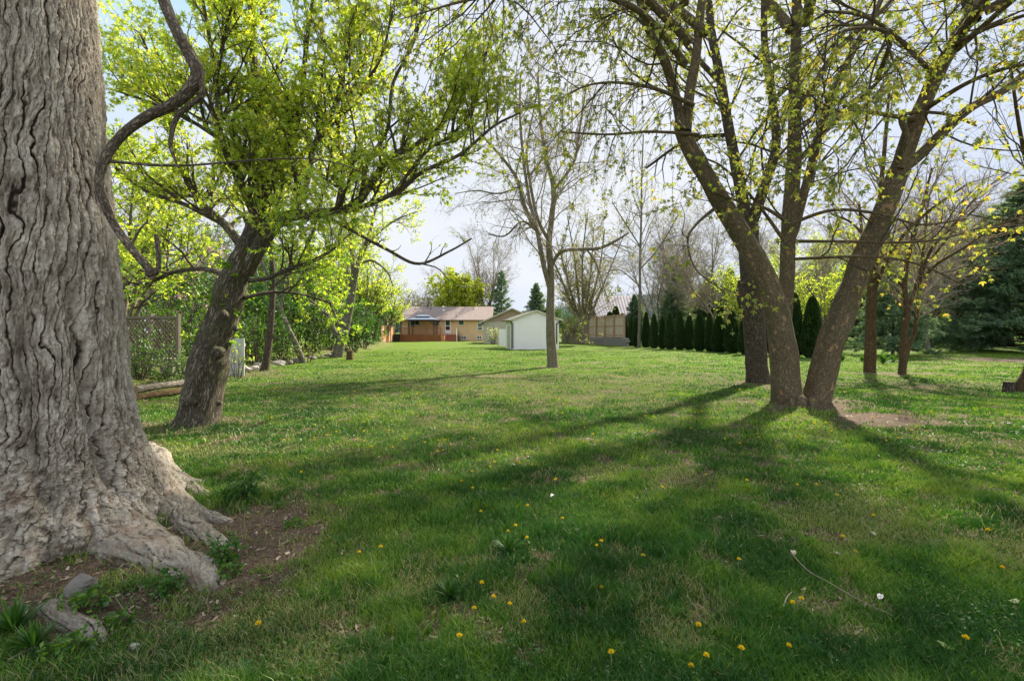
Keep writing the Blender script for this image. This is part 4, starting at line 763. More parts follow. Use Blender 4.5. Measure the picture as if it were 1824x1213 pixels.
# ------------------------------------------------------------------ conifers
def conifer(name, seed, h, spread, leafm, blade=.10, drop=.0, dens=1., z0=.25, gap=.55, droop=-.03):
    r = np.random.default_rng(seed); tg = Geo(); bg_ = Geo()
    pts = np.array([[0, 0, -.1], [.03, 0, h * .3], [-.03, .02, h * .65], [0, 0, h]]); rad = np.array([h * .017, h * .013, h * .008, .01]); trunk_tube(tg, pts, rad, 10, .3, flare=.2)
    z = z0; Pz, Dz, Lz = [], [], []
    while z < h - .15:
        f = z / h; nb = r.integers(5, 8); a0 = r.random() * 7
        for i in range(nb):
            if r.random() < drop: continue
            a = a0 + 2 * pi * i / nb + r.normal() * .2; L = spread * (1 - f) ** .8 * (.75 + .4 * r.random()) + .12
            Pz.append([0, 0, z + r.normal() * .08]); Dz.append([cos(a), sin(a), .12 + .55 * f]); Lz.append(L)
        z += gap * (1 - .45 * f)
    Pz, Dz, Lz = np.array(Pz), np.array(Dz), np.array(Lz)
    p, q = grow(Pz, Dz, Lz, np.clip(Lz * .013, .012, .06), 8, .06, droop, r, .7); V, Q, B = tubes(p, q, 4); bg_.add(V, Q, B)
    LV, LQ, LR, nl = [], [], [], 0; cur, curr, Ls = p, q, Lz
    for per, ln in ((2.8 * dens, .32), (4.5 * dens, .0)):
        if ln:
            pp, D, rr, t, par = spawn(cur, curr, np.round(Ls * per * 1.6).astype(int) + 1, .12, 1, .8, r); D[:, 2] *= .35; D[:, 2] += .08
            L = Ls[par] * ln * (1.15 - .8 * t) + .10; p2, q2 = grow(pp, D, L, np.full(len(pp), .010), 5, .1, .01, r); V, Q, B = tubes(p2, q2, 3); bg_.add(V, Q, B)
        # needle tufts
        for src, Lc in ((cur, Ls), (p2, L)) if ln else ():
            cn = np.round(Lc * (24 * dens)).astype(int) + 3; P_, D_, _, _, _ = spawn(src, np.ones(src.shape[:2]), cn, .2, 1, .65, r, .3)
            k_ = 3; P2 = np.repeat(P_, k_, 0); D2 = norm(np.repeat(D_, k_, 0) + .5 * r.standard_normal((len(P2), 3)) + [0, 0, .15])
            v, q_, rn = leaves(P2, D2, blade * (.7 + .6 * r.random(len(P2))), BLADE * [1, 3.2, 1], r, .5, 0, 0); LV.append(v); LQ.append(q_ + nl); LR.append(rn); nl += len(v)
    lv = (np.concatenate(LV), np.concatenate(LQ), np.concatenate(LR)); print(name, len(lv[1]))
    return finish_tree(name, 'x', 'tree', (0, 0, 0), tg, bg_, lv, M['bark_b'], M['twig_d'], leafm, None, 'needles')
pine_s = conifer('pine_tree', 201, 5.4, 2.5, M['needle'], .15, .05, 1.3, .35, .36)
place(pine_s, 'ps', wx(1590, 29.5), 'young bushy blue green pine standing on the lawn behind the two slim trees', 1.0)
pine_l = conifer('pine_tree', 202, 13, 4.2, M['needle'], .28, .10, .8, .6, .55)
pine_r = conifer('pine_tree', 204, 15, 6.6, M['needle'], .22, .06, .95, .5, .5)
place(pine_r, 'pr', wx(1835, 34), 'big dense white pine filling the right picture edge', (1.0, 1.0, .82))
for (px, Y, s, lb) in [(1760, 48, .95, 'tall pine behind the left flank of the big white pine'), (1640, 56, .7, 'pine behind the young bushy pine'), (1560, 58, .75, 'pine left of the young bushy pine'), (1300, 60, .7, 'pine behind the dark trunk and the cedar row'), (1200, 58, .62, 'soft blue green pine above the middle of the cedar row'), (1262, 62, .68, 'blue green pine above the cedar row, left of the V maple'), (1520, 50, .72, 'pine seen between the V maple and the slim left tree'), (1690, 60, .8, 'pine behind the dark pavilion'), (1130, 66, .5, 'small pine behind the end of the wooden fence'), (955, 66, .62, 'broad green conifer behind the white shed roof')]:
    place(pine_l, 'pl', wx(px, Y), lb, s, group='pines beyond the garden on the right')
spr = conifer('spruce_tree', 203, 11, 2.6, M['needle'], .26, .12, .6, .4, .7, droop=.0)
place(spr, 'sp', wx(893, 88), 'dark narrow spruce behind the gap between brick house and garage', (1.25, 1.25, 1.15))
place(bare2, 'bare2', wx(738, 92), 'brownish budding tree behind the left end of the brick house roof', .62)

# arborvitae
def cedar(seed, h=2.8, w=.5):
    r = np.random.default_rng(seed); n = 15000; t = r.random(n) ** .8; a = r.random(n) * 2 * pi
    prof = lambda t: w * np.minimum(1, (1 - t) ** .55 * 1.15) * (.78 + .22 * sst(0, .15, t))
    R = prof(t) * (1 + .10 * vn(a * 1.6, t * 7, seed)) * (.86 + .2 * r.random(n)); z = t * h + .05
    pos = np.stack([R * np.cos(a), R * np.sin(a), z], 1); D = norm(np.stack([np.cos(a) * .45, np.sin(a) * .45, np.full(n, 1.)], 1) + .3 * r.standard_normal((n, 3)))
    v, q, rn = leaves(pos, D, .10 + .09 * r.random(n), STAR1 * [1, .7, 1], r, .1, 0, 0)
    root = thing('cedar_tree', 'x', 'tree'); mesh('foliage', v, q, mat=M['cedar'], attrs={'rnd': rn}, parent=root, smooth=False)
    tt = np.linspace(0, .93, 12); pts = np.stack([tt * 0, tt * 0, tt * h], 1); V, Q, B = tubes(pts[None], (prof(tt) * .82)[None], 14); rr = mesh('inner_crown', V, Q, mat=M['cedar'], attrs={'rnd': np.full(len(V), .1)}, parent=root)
    tg = Geo(); trunk_tube(tg, np.array([[0, 0, -.1], [0, 0, .1], [0, 0, .5]]), np.array([.06, .05, .04]), 8); V, Q, B = tg.out(); mesh('trunk', V, Q, mat=M['bark_b'], vattrs={'bk': B}, parent=root); return root
ced = [cedar(301), cedar(302), cedar(303)]
CD = [(1124, 615, 566, 9), (1134, 617, 564, 12), (1151, 618, 561, 14), (1165, 619, 562, 13), (1180, 620, 562, 13), (1193, 621, 561, 15), (1211, 622, 559, 15), (1228, 622, 560, 17), (1246, 624, 561, 17), (1264, 625, 563, 16), (1281, 627, 561, 22), (1304, 628, 556, 25), (1330, 630, 556, 22), (1354, 631, 552, 23), (1382, 632, 548, 24), (1415, 635, 533, 25), (1447, 637, 530, 32)]
ordn = ['first', 'second', 'third', 'fourth', 'fifth', 'sixth', 'seventh', 'eighth', 'ninth', 'tenth', 'eleventh', 'twelfth', 'thirteenth', 'fourteenth', 'fifteenth']
for i, (px, pb, pt, w) in enumerate(CD):
    g = G(px, pb + 1); Yc = g[1]; h = (pb - pt) * Yc / F_PX; sx = w * Yc / F_PX / 2 / .52
    lb = ('narrow dark cedar, %s in the row counted from the wooden fence' % ordn[i]) if i < 15 else ('tall dark conical cedar inside the V of the big maple, %s one' % ('left' if i == 15 else 'right wider'))
    place(ced[i % 3], 'c%d' % (i % 3), (g[0], g[1]), lb, (sx * (1.12 + .12 * sin(i * 2.7)), sx * (1.12 + .1 * cos(i * 3.1)), h / 2.83 * (1 + .07 * sin(i * 4.3))), group='cedars planted in a row')
for i, (px, s, nm) in enumerate(((1086, .9, 'left'), (1097, 1.05, 'middle'), (1109, .85, 'right'))):
    place(ced[i], 'c%d' % i, wx(px, 60), 'cedar tip showing above the wooden fence, %s one of three' % nm, (1.4, 1.4, 1.5 * s), group='cedars behind the wooden fence')

# ------------------------------------------------------------------ shrubs and hedge
def shrub(name, seed, h, w, leafm, dens=1., size=.12, nst=9, cat='shrub', shape=STAR1, leafname='foliage'):
    r = np.random.default_rng(seed); tg = Geo(); bg_ = Geo(); L = []
    for i in range(nst):
        a = 2 * pi * i / nst + r.random() * .6; ro = w * (.25 + .5 * r.random()); p0 = np.array([cos(a) * .12, sin(a) * .12, -.05]); p3 = np.array([cos(a) * ro, sin(a) * ro, h * (.6 + .4 * r.random())]); pts = np.array([p0, p0 * .6 + p3 * [.3, .3, .35], p0 * .2 + p3 * [.65, .65, .7], p3]); rad = np.linspace(.016, .006, 4) * h ** .5
        trunk_tube(tg, pts, rad, 5, .25); L.append((pts, rad))
    lv = crown(bg_, L, [dict(per=3.6, len=w * .55, rmin=.005, rmax=.012, ang=.9, t0=.05, tl=.2, leaf=dict(per=9 * dens, size=size, shape=shape)), dict(per=4.5, len=w * .3, rmin=.004, rmax=.008, leaf=dict(per=16 * dens, size=size, shape=shape))], r)
    root = thing(name, 'x', cat)
    V, Q, B = tg.out(); V2, Q2, B2 = bg_.out(); mesh('stems', np.concatenate([V, V2]), np.concatenate([Q, Q2 + len(V)]), mat=M['twig_d'], vattrs={'bk': np.concatenate([B, B2])}, parent=root)
    mesh(leafname, lv[0], lv[1], mat=leafm, attrs={'rnd': lv[2]}, parent=root, smooth=False); return root
sh1 = shrub('leafy_shrub', 401, 2.2, 1.3, M['leaf_green'], 1.0, .12)
sh2 = shrub('hedge_shrub', 402, 2.4, 1.4, M['leaf_hedge'], 1.6, .12)
sh3 = shrub('young_shrub', 403, 1.1, .8, M['leaf_spring'], .6, .10, 7)
sh4 = shrub('flowering_shrub', 404, 2.0, 1.2, M['leaf_white'], .7, .16, 8)
for (px, py, s, lb) in [(258, 640, 1.25, 'dense green shrub behind the lattice screen, beside the foreground trunk'), (300, 641, 1.35, 'tall green shrub rising behind the lattice screen post'), (338, 645, 1.1, 'green shrub just left of the leaning maple trunk'), (428, 636, 1.0, 'green shrub peeking over the white fence panel'), (458, 652, 1.1, 'tall green shrub left of the ivy covered trunk'), (505, 645, 1.0, 'green shrub right of the ivy covered trunk'), (565, 632, 1.1, 'green shrub under the forked grey tree, left side'), (585, 622, 1.6, 'large green shrub behind the forked grey tree')]:
    g = G(px, py); place(sh1, 'sh1', (g[0], g[1]), lb, s, group='green shrubs in the left border')
for (px, py, s, lb) in [(630, 622, 1.4, 'glossy hedge bush just right of the forked tree trunk'), (648, 619, 1.5, 'rounded hedge bush behind the small stump'), (660, 611, 2.1, 'tall dark hedge bush before the brown fence'), (672, 607, 2.2, 'far end hedge bush touching the brown fence'), (540, 622, 1.7, 'dark bush behind the pale leaning trunk'), (505, 625, 1.8, 'dark bush behind the ivy covered trunk'), (470, 630, 1.7, 'dark bush right of the leaning maple'), (698, 603.5, 2.1, 'dark bush at the left corner of the brick house'),
                        (1008, 609, 1.6, 'dark bush right of the white shed'), (1022, 607, 1.8, 'dark bush under the fan of thin stems')]:
    g = G(px, py); place(sh2, 'sh2', (g[0], g[1]), lb, s)
for (px, py, s, lb) in [(548, 645, 1.0, 'small yellow green shrub at the foot of the pale leaning trunk'), (405, 668, .8, 'low young shrub behind the leaning maple trunk'), (520, 650, .8, 'low yellow green shrub between two border trunks'), (360, 690, .6, 'small sapling left of the leaning maple trunk')]:
    g = G(px, py); place(sh3, 'sh3', (g[0], g[1]), lb, s)
place(sh4, 'sh4', (-2.2, 57), 'small pale blossoming tree in front of the garage side wall', 1.15)
g = G(902, 622); place(sh3, 'sh3', (-.9, 41.5), 'low weed clump at the left foot of the white shed', .22)
for i, (px, Y, s, lb) in enumerate([(1490, 60, 1.6, 'dark bush at the far lawn edge right of the V maple'), (1640, 58, 1.6, 'dark bush at the far lawn edge behind the young pine'), (1665, 56, 1.4, 'dark bush left of the dark pavilion'), (1712, 57, .95, 'small dark bush in front of the dark pavilion'), (1745, 56, 1.3, 'dark bush right of the dark pavilion'), (1775, 52, 1.5, 'dark bush at the far lawn edge before the big pine'), (1570, 62, 1.9, 'tall dark bush behind the slim left tree'), (1530, 64, 1.7, 'dark bush between the slim left tree and the V maple'), (1820, 50, 1.5, 'dark bush at the right picture edge'), (1600, 66, 2.2, 'tall dark bush behind the young pine, left side'), (1500, 70, 2.2, 'tall dark bush far behind the V maple'), (1680, 68, 2.2, 'tall dark bush behind the pavilion, left side'), (1740, 68, 2.2, 'tall dark bush behind the pavilion, right side')]):
    x, y = wx(px, Y); place(sh1, 'sh1', (x, y), lb, (s * 1.3, s * 1.3, s), group='bushes along the far lawn edge')
# far wood behind everything, one mass
r = np.random.default_rng(77); LVs, LQs, LRs, k = [], [], [], 0; bgm = Geo()
for i in range(150):
    Yw = 100 + 40 * r.random(); px = (-500 + 1300 * r.random()) if i < 62 else (1060 + 1600 * r.random()); x = (px - 912) * Yw / F_PX; h = 6 + 7 * r.random(); w = 3 + 2.5 * r.random(); m = 700
    d = norm(r.standard_normal((m, 3))) * (r.random((m, 1)) ** .35); pos = np.array([x, Yw, h * .55]) + d * [w, w, h * .5]
    v, q, rn = leaves(pos, r.standard_normal((m, 3)), .45 + .35 * r.random(m), STAR1, r, .3); LVs.append(v); LQs.append(q + k); LRs.append(rn * .8 + .2 * r.random()); k += len(v)
    p0 = np.array([[x, Yw, 0.]] * 5) + r.standard_normal((5, 3)) * [1, 1, 0]; pp, qq = grow(p0, np.array([[0, 0, 1.]] * 5) + .3 * r.standard_normal((5, 3)), np.full(5, h * 1.1), np.full(5, .13), 6, .08, .02, r); V, Q, B = tubes(pp, qq, 4); bgm.add(V, Q, B)
fw = mesh('far_wood', np.concatenate(LVs), np.concatenate(LQs), mat=leaf_mat('far wood leaf', [(0, (.08, .12, .045)), (.6, (.16, .19, .08)), (1, (.26, .25, .14))], .3), attrs={'rnd': np.concatenate(LRs)}, smooth=False); tag(fw, 'hazy mass of distant trees closing the view', 'wood', kind='stuff')
V, Q, B = bgm.out(); V2 = mesh('far_wood_stems', V, Q, mat=M['bark_g'], vattrs={'bk': B}); tag(V2, 'distant tree stems inside the far wood', 'wood', kind='stuff')

# ------------------------------------------------------------------ built materials
def brick(name, c1, c2, mortar, sc=1.):
    q = N(name); o = q.obj(); sp = q.n('ShaderNodeSeparateXYZ'); q.l(o, sp.inputs[0]); cb = q.n('ShaderNodeCombineXYZ')
    q.l(q.math('ADD', sp.outputs[0], sp.outputs[1]), cb.inputs[0]); q.l(sp.outputs[2], cb.inputs[1])
    b = q.n('ShaderNodeTexBrick'); b.inputs['Scale'].default_value = sc; b.inputs['Brick Width'].default_value = .22; b.inputs['Row Height'].default_value = .07; b.inputs['Mortar Size'].default_value = .008
    b.inputs['Color1'].default_value = (*c1, 1); b.inputs['Color2'].default_value = (*c2, 1); b.inputs['Mortar'].default_value = (*mortar, 1); q.l(cb.outputs[0], b.inputs['Vector'])
    n = q.noise(o, 1.2, 4); c = q.mix(q.rng(n, .35, .7, 0, .3), b.outputs['Color'], tuple(x * .6 for x in c1)); return q.fin(c, .9, .1)
def boards(name, c, w=.14, axis=0, var=.45, gap=.06):
    q = N(name); o = q.obj(); sp = q.n('ShaderNodeSeparateXYZ'); q.l(o, sp.inputs[0]); u = q.math('ADD', sp.outputs[0], sp.outputs[1]) if axis == 0 else sp.outputs[2]
    f = q.math('FRACT', q.math('DIVIDE', u, w)); idx = q.math('FLOOR', q.math('DIVIDE', u, w)); wn = q.n('ShaderNodeTexWhiteNoise', noise_dimensions='1D'); q.l(idx, wn.inputs['W'])
    col = q.mix(q.math('MULTIPLY', wn.outputs['Value'], var), c, tuple(x * .55 for x in c)); g = q.noise(q.mapv(o, (30, 30, 3) if axis == 0 else (3, 3, 30)), 1, 4)
    col = q.mix(q.rng(g, .35, .7, 0, .35), col, tuple(x * .6 for x in c)); e = q.rng(f, 0, gap, 0, 1); h = q.math('MINIMUM', e, q.rng(f, 1, 1 - gap, 0, 1)); q.bump(h, .9, .02)
    col = q.mix(h, tuple(x * .3 for x in c), col); return q.fin(col, .85, .15)
M['brick'] = brick('buff orange brick', (.76, .50, .27), (.66, .42, .22), (.62, .52, .38))
M['gar'] = boards('cream siding', (.55, .50, .40), .2, 1, .1)
M['gable'] = boards('pinkish gable siding', (.46, .34, .27), .18, 1, .1)
def shingle(name, c):
    q = N(name); o = q.obj(); n = q.noise(o, 30, 4, .7); n2 = q.noise(o, .8, 4); w = q.n('ShaderNodeTexBrick'); w.inputs['Scale'].default_value = 1; w.inputs['Brick Width'].default_value = .3; w.inputs['Row Height'].default_value = .14; w.inputs['Mortar Size'].default_value = .006
    w.inputs['Color1'].default_value = (1, 1, 1, 1); w.inputs['Color2'].default_value = (.72, .72, .72, 1); w.inputs['Mortar'].default_value = (.45, .45, .45, 1); q.l(o, w.inputs['Vector'])
    k = q.mix(q.rng(n, .3, .7, 0, .5), c, tuple(x * .55 for x in c)); k = q.mix(q.rng(n2, .35, .65, 0, .25), k, tuple(x * .7 for x in c)); k = q.mix(.7, k, q.mix(1., k, w.outputs['Color'], 'MULTIPLY')); return q.fin(k, .9, .15)
M['shingle'] = shingle('brown asphalt shingle', (.36, .285, .25)); M['shingle_l'] = shingle('light grey shingle', (.30, .28, .24))
M['stucco'] = plain('white stucco', (.80, .765, .745), .9, .12, 2, .15, .1); M['white'] = plain('white paint', (.78, .78, .76), .5, .06, 3); M['black'] = plain('black metal', (.02, .02, .022), .4, .2, 3)
M['trim'] = plain('cream trim', (.50, .46, .34), .6, .15, 3); M['deck'] = boards('red brown deck board', (.30, .125, .055), .14); M['rail'] = plain('red brown stain', (.24, .10, .055), .75, .3, 8); M['post_o'] = plain('orange wood', (.50, .24, .10), .75, .25, 6)
M['fence'] = boards('weathered fence board', (.56, .47, .35), .14); M['fence_o'] = boards('brown fence board', (.50, .28, .13), .14); M['fpost'] = plain('reddish fence post', (.42, .26, .15), .8, .3, 6)
M['stone'] = plain('pale stone', (.42, .38, .32), .9, .5, 7, .4); M['stoned'] = plain('grey stone', (.26, .24, .215), .9, .5, 9, .5); M['block'] = plain('concrete block', (.26, .24, .20), .9, .4, 6, .3)
M['gazroof'] = plain('blue grey metal roof', (.22, .27, .33), .35, .15, 2, 0, .5, .3); M['darkmet'] = plain('dark metal', (.035, .03, .028), .5, .2, 4); M['dark'] = plain('dark timber', (.022, .02, .018), .8, .3, 4)
def glassm():
    q = N('window glass'); o = q.obj(); n = q.noise(o, 1.5, 2); return q.fin(q.mix(q.rng(n, .4, .6), (.02, .045, .045), (.06, .10, .10)), .08, .8)
M['glass'] = glassm()
def metalroof():
    q = N('pale ribbed metal roof'); o = q.obj(); n = q.noise(o, .6, 4); return q.fin(q.mix(q.rng(n, .3, .7), (.50, .44, .43), (.62, .55, .54)), .5, .4)
M['metalroof'] = metalroof()

# ------------------------------------------------------------------ brick house
HY = 77.; hs = HY / F_PX
def hx(px): return (px - 912) * hs
def hz(py): return CAM_Z - (py - HOR) * hs
house = thing('brick_house', 'long single storey orange brick house with brown shingle roof at the end of the lawn', 'house', (0, HY, 0))
def win(root, x0, x1, z0, z1, panes=(1,), y=0., horiz=False, fm='white'):
    fr = MB(); t = .07
    fr.box(x0, x1, y - .05, y + .02, z0, z0 + t).box(x0, x1, y - .05, y + .02, z1 - t, z1).box(x0, x0 + t, y - .05, y + .02, z0 + t, z1 - t).box(x1 - t, x1, y - .05, y + .02, z0 + t, z1 - t)
    n_ = len(panes)
    for i in range(1, n_):
        if horiz: zz = z0 + (z1 - z0) * i / n_; fr.box(x0 + t, x1 - t, y - .045, y + .015, zz - .035, zz + .035)
        else: xx = x0 + (x1 - x0) * i / n_; fr.box(xx - .035, xx + .035, y - .045, y + .015, z0 + t, z1 - t)
    w_ = fr.build('window', M[fm], root)
    MB().box(x0 + t, x1 - t, y - .012, y + .012, z0 + t, z1 - t).build('pane', M['glass'], w_)
    MB().box(x0 - .06, x1 + .06, y - .09, y + .01, z0 - .07, z0 - .004).build('sill', M['stone'], w_); return w_
x0, x1 = hx(714.5), hx(873.5); ez = hz(569.5)
m = MB(); m.box(x0, x1, 0, 9, -.3, ez)
m.raw([(x0, 0.01, ez), (x0, 8.99, ez), (x0, 4.5, ez + 2.15), (x0 + .2, .01, ez), (x0 + .2, 8.99, ez), (x0 + .2, 4.5, ez + 2.15), (x1, 0.01, ez), (x1, 8.99, ez), (x1, 4.5, ez + 2.15), (x1 - .2, .01, ez), (x1 - .2, 8.99, ez), (x1 - .2, 4.5, ez + 2.15)], [], [(0, 2, 1), (3, 4, 5), (6, 7, 8), (9, 11, 10)])
m.build('wall', M['brick'], house)
rz_ = ez + 2.30; ov = .5; m = MB(); a, b = x0 - .35, x1 + .35
m.slab([(a, -ov, ez - .06), (b, -ov, ez - .06), (b, 4.5, rz_), (a, 4.5, rz_)], .12); m.slab([(b, 9 + ov, ez - .06), (a, 9 + ov, ez - .06), (a, 4.504, rz_), (b, 4.504, rz_)], .12)
roof = m.build('roof', M['shingle'], house)
def ronp(px, py):   # point on the front roof slope seen at a photo pixel
    k = (rz_ - ez + .06) / (4.5 + ov)
    Yr = HY + 2
    for _ in range(30): z = CAM_Z - (py - HOR) * Yr / F_PX; Yr = HY - ov + (z - ez + .06) / k
    return np.array([(px - 912) * Yr / F_PX, Yr - HY, CAM_Z - (py - HOR) * Yr / F_PX])
for px, py in ((743, 549), (790, 547), (790.5, 553), (845.5, 549.5)):
    p = ronp(px, py); MB().box(p[0] - .17, p[0] + .17, p[1] - .17, p[1] + .17, p[2] - .15, p[2] + .16).build('roof_vent', M['white'], roof, bevel=.02)
for px, py in ((767.5, 551), (812.5, 564)):
    p = ronp(px, py); MB().cyl(p - [0, 0, .1], p + [0, 0, .3], .06).build('vent_pipe', M['black'], roof)
p = ronp(762.5, 548.5); mm = MB().cyl(p - [0, 0, .1], p + [0, 0, 1.3], .05, .04).bar(p + [0, 0, .25], ronp(751, 552.5), .03); mm.build('mast', M['darkmet'], roof)
p = ronp(721.5, 560); mm = MB().cyl(p - [0, 0, .1], p + [0, 0, .5], .03).raw([p + [.1, -.1, .9], p + [.25, -.1, .8], p + [.42, -.1, .1], p + [.25, -.12, .0], p + [-.02, -.1, .75]], [(0, 1, 2, 3)], [(0, 3, 4)]); mm.build('satellite_dish', M['white'], roof)
MB().box(a, b, -ov - .1, -ov - .003, ez - .18, ez - .05).build('gutter', M['darkmet'], house); MB().box(a + .35, b - .35, -ov, -.003, ez - .19, ez - .175).build('soffit', M['trim'], house)
win(house, hx(730.6), hx(748.4), hz(579.6), hz(570.9), (1, 1)); win(house, hx(775.6), hx(784), hz(578.6), hz(570.9), (1, 1), horiz=True); win(house, hx(816.5), hx(826.9), hz(579.2), hz(570.6))
win(house, hx(850.6), hx(859.6), hz(588.4), hz(571.8), (1, 1, 1), horiz=True); win(house, hx(821.4), hx(830.8), hz(604.4), hz(598.2), (1, 1)); win(house, hx(849.6), hx(858), hz(604.2), hz(598), (1, 1))
dr = MB().box(hx(792.8), hx(802.8), -.06, .02, hz(594.6), hz(570.2)).build('door', M['white'], house)
MB().box(hx(794.2), hx(801.4), -.075, -.055, hz(580), hz(571.6)).build('pane', M['glass'], dr); MB().box(hx(794.2), hx(801.4), -.075, -.055, hz(588), hz(581.2)).build('pane', plain('dark door pane', (.06, .035, .03), .1), dr); MB().box(hx(793.2), hx(793.8), -.1, -.055, hz(585), hz(584)).build('handle', M['black'], dr)
mm = MB().box(hx(805), hx(807.4), -.15, -.003, hz(573.4), hz(571)); mm.build('wall_lamp', M['fpost'], house)
MB().bar((hx(714.6), -.05, 0), (hx(714.6), -.05, ez - .1), .08).build('downspout', M['darkmet'], house)
# deck
DY = 73.4; ds = DY / F_PX; ddx = lambda px: (px - 912) * ds; ddz = lambda py: CAM_Z - (py - HOR) * ds
deck = thing('wooden_deck', 'red brown raised wooden deck with railing against the brick house', 'deck', (0, DY, 0)); fl = ddz(596.3)
MB().box(ddx(711.5), ddx(786), 0, HY - DY - .01, fl - .12, fl).build('floor', M['deck'], deck)
MB().box(ddx(712), ddx(786), .02, .08, -.2, fl - .124).box(ddx(712), ddx(712) + .06, .084, HY - DY - .01, -.2, fl - .124).build('skirt', M['deck'], deck)
m = MB(); m.box(ddx(712), ddx(786), 0, .09, fl + 1.0, fl + 1.06).box(ddx(712), ddx(786), .02, .07, fl + .1, fl + .15)
x = ddx(712) + .1
while x < ddx(789): m.box(x, x + .035, .03, .06, fl + .152, fl + .998); x += .13
for px in (712, 735, 760, 784.5): m.box(ddx(px), ddx(px) + .1, -.012, .102, fl + .002, fl + 1.1)
m.box(ddx(712) + .02, ddx(712) + .07, .11, HY - DY - .05, fl + 1.0, fl + 1.06); m.build('railing', M['rail'], deck)
MB().box(ddx(785.6), ddx(792), -.16, .3, -.2, fl - .1).build('corner_box', M['post_o'], deck)
m = MB()
for i in range(5): m.box(ddx(792.2), ddx(812), -.1 + i * .3, HY - DY - .02, (fl) * i / 5 - (.2 if i == 0 else 0), fl * (i + 1) / 5 - .003)
m.build('steps', plain('red stair', (.28, .10, .06), .8, .3, 5), deck)
m = MB(); m.bar((ddx(812.2), -.15, 1.2), (ddx(812.2), 2.6, fl + 1.05), .07); m.box(ddx(811.8), ddx(812.6), -.2, -.1, -.1, 1.2).box(ddx(811.8), ddx(812.6), 2.5, 2.6, -.1, fl + 1.05)
for i in range(9): m.bar((ddx(812.2), .1 + i * .27, .4 + .1 * i), (ddx(812.2), .1 + i * .27, 1.2 + .11 * i), .04)
m.build('stair_rail', M['rail'], deck); MB().box(ddx(813), ddx(814.6), -.3, -.18, fl * .9, ddz(584.5)).box(ddx(813.6), ddx(814.4), -.28, -.2, -.1, fl * .9 - .003).build('newel_post', M['white'], deck)
sb = shrub('bare_bush', 451, 1.4, .8, M['leaf_bud'], .1, .1, 9); place(sb, 'sb', (hx(819), HY - 1.2), 'small reddish bare bush beside the deck stairs', 1.2)
# gazebo
gz_ = thing('gazebo', 'gazebo with blue grey two tier metal roof and dark posts standing on the deck', 'gazebo', (ddx(750), DY + 1.7, fl))
hw = 25 * ds; hd = 1.45; e = ddz(569.2) - fl
def hip(m, hw, hd, z0, tw, td, z1, th=.05):
    b_ = [(-hw, -hd, z0), (hw, -hd, z0), (hw, hd, z0), (-hw, hd, z0), (-tw, -td, z1), (tw, -td, z1), (tw, td, z1), (-tw, td, z1)]
    m.raw(b_, [(0, 1, 5, 4), (1, 2, 6, 5), (2, 3, 7, 6), (3, 0, 4, 7), (4, 5, 6, 7), (3, 2, 1, 0)])
m = MB(); hip(m, hw + .15, hd + .15, e, hw * .52, hd * .4, e + .42); hip(m, hw * .52 + .08, hd * .5, e + .52, hw * .3, .05, e + .78); m.build('roof', M['gazroof'], gz_)
MB().box(-hw * .5, hw * .5, -hd * .36, hd * .36, e + .424, e + .517).box(-hw, hw, -hd, -hd + .1, e - .2, e - .003).box(-hw, hw, hd - .1, hd, e - .2, e - .003).box(-hw, -hw + .1, -hd + .104, hd - .104, e - .2, e - .003).box(hw - .1, hw, -hd + .104, hd - .104, e - .2, e - .003).build('frame', M['darkmet'], gz_)
for sx in (-1, 1):
    for sy in (-1, 1):
        X0 = sx * (hw - .12); Y0 = sy * (hd - .12); m = MB().box(X0 - .05, X0 + .05, Y0 - .05, Y0 + .05, 0, e - .205).box(X0 - sx * .2 - .05, X0 - sx * .2 + .05, Y0 - .05, Y0 + .05, 0, e - .205)
        m.bar((X0 - sx * .25, Y0, e - .75), (X0 - sx * .75, Y0, e - .25), .08); m.box(min(X0, X0 - sx * .2), max(X0, X0 - sx * .2), Y0 - .03, Y0 + .03, e - .9, e - .8); m.build('post', M['darkmet'], gz_)

# ------------------------------------------------------------------ garage
GY = 61.; ga = thing('garage', 'cream garage with low brown gable roof between the brick house and the white shed', 'garage', (P(861.5, 600, GY)[0], GY, 0), radians(-3))
w_ = 7.2; dp = 9.; e = 2.75; pk = 4.35
MB().box(0, w_, 0, dp, -.3, e).build('wall', M['gar'], ga); MB().raw([(0, 0, e + .003), (w_, 0, e + .003), (w_ / 2, 0, pk), (0, .15, e + .003), (w_, .15, e + .003), (w_ / 2, .15, pk)], [], [(0, 1, 2), (4, 3, 5)]).build('gable', M['gable'], ga)
sl_ = (pk - e) / (w_ / 2); m = MB()
m.slab([(-.55, -.45, e - .55 * sl_ + .12), (w_ / 2, -.45, pk + .12), (w_ / 2, dp + .4, pk + .12), (-.55, dp + .4, e - .55 * sl_ + .12)], .1); m.slab([(w_ / 2 + .004, -.45, pk + .12), (w_ + .55, -.45, e - .55 * sl_ + .12), (w_ + .55, dp + .4, e - .55 * sl_ + .12), (w_ / 2 + .004, dp + .4, pk + .12)], .1); m.build('roof', M['shingle'], ga)
MB().bar((-.58, -.48, e - .55 * sl_ + .06), (w_ / 2, -.48, pk + .06), .16, .05, (0, 1, 0)).bar((w_ + .58, -.48, e - .55 * sl_ + .06), (w_ / 2 + .01, -.48, pk + .06), .16, .05, (0, 1, 0)).build('fascia', M['trim'], ga)
MB().bar((-.06, 2.6, .05), (-.06, 2.6, e - .35), .09).build('downspout', M['black'], ga); MB().bar((-.06, 7.6, .05), (-.06, 7.6, e - .9), .12).build('downspout', M['black'], ga); MB().box(-.62, -.52, -.4, dp, e - .36, e - .26).build('gutter', M['black'], ga)
gt = thing('wooden_gate', 'pale board gate between garage and white shed', 'gate', (P(889, 600, 49)[0], 49, 0)); m = MB()
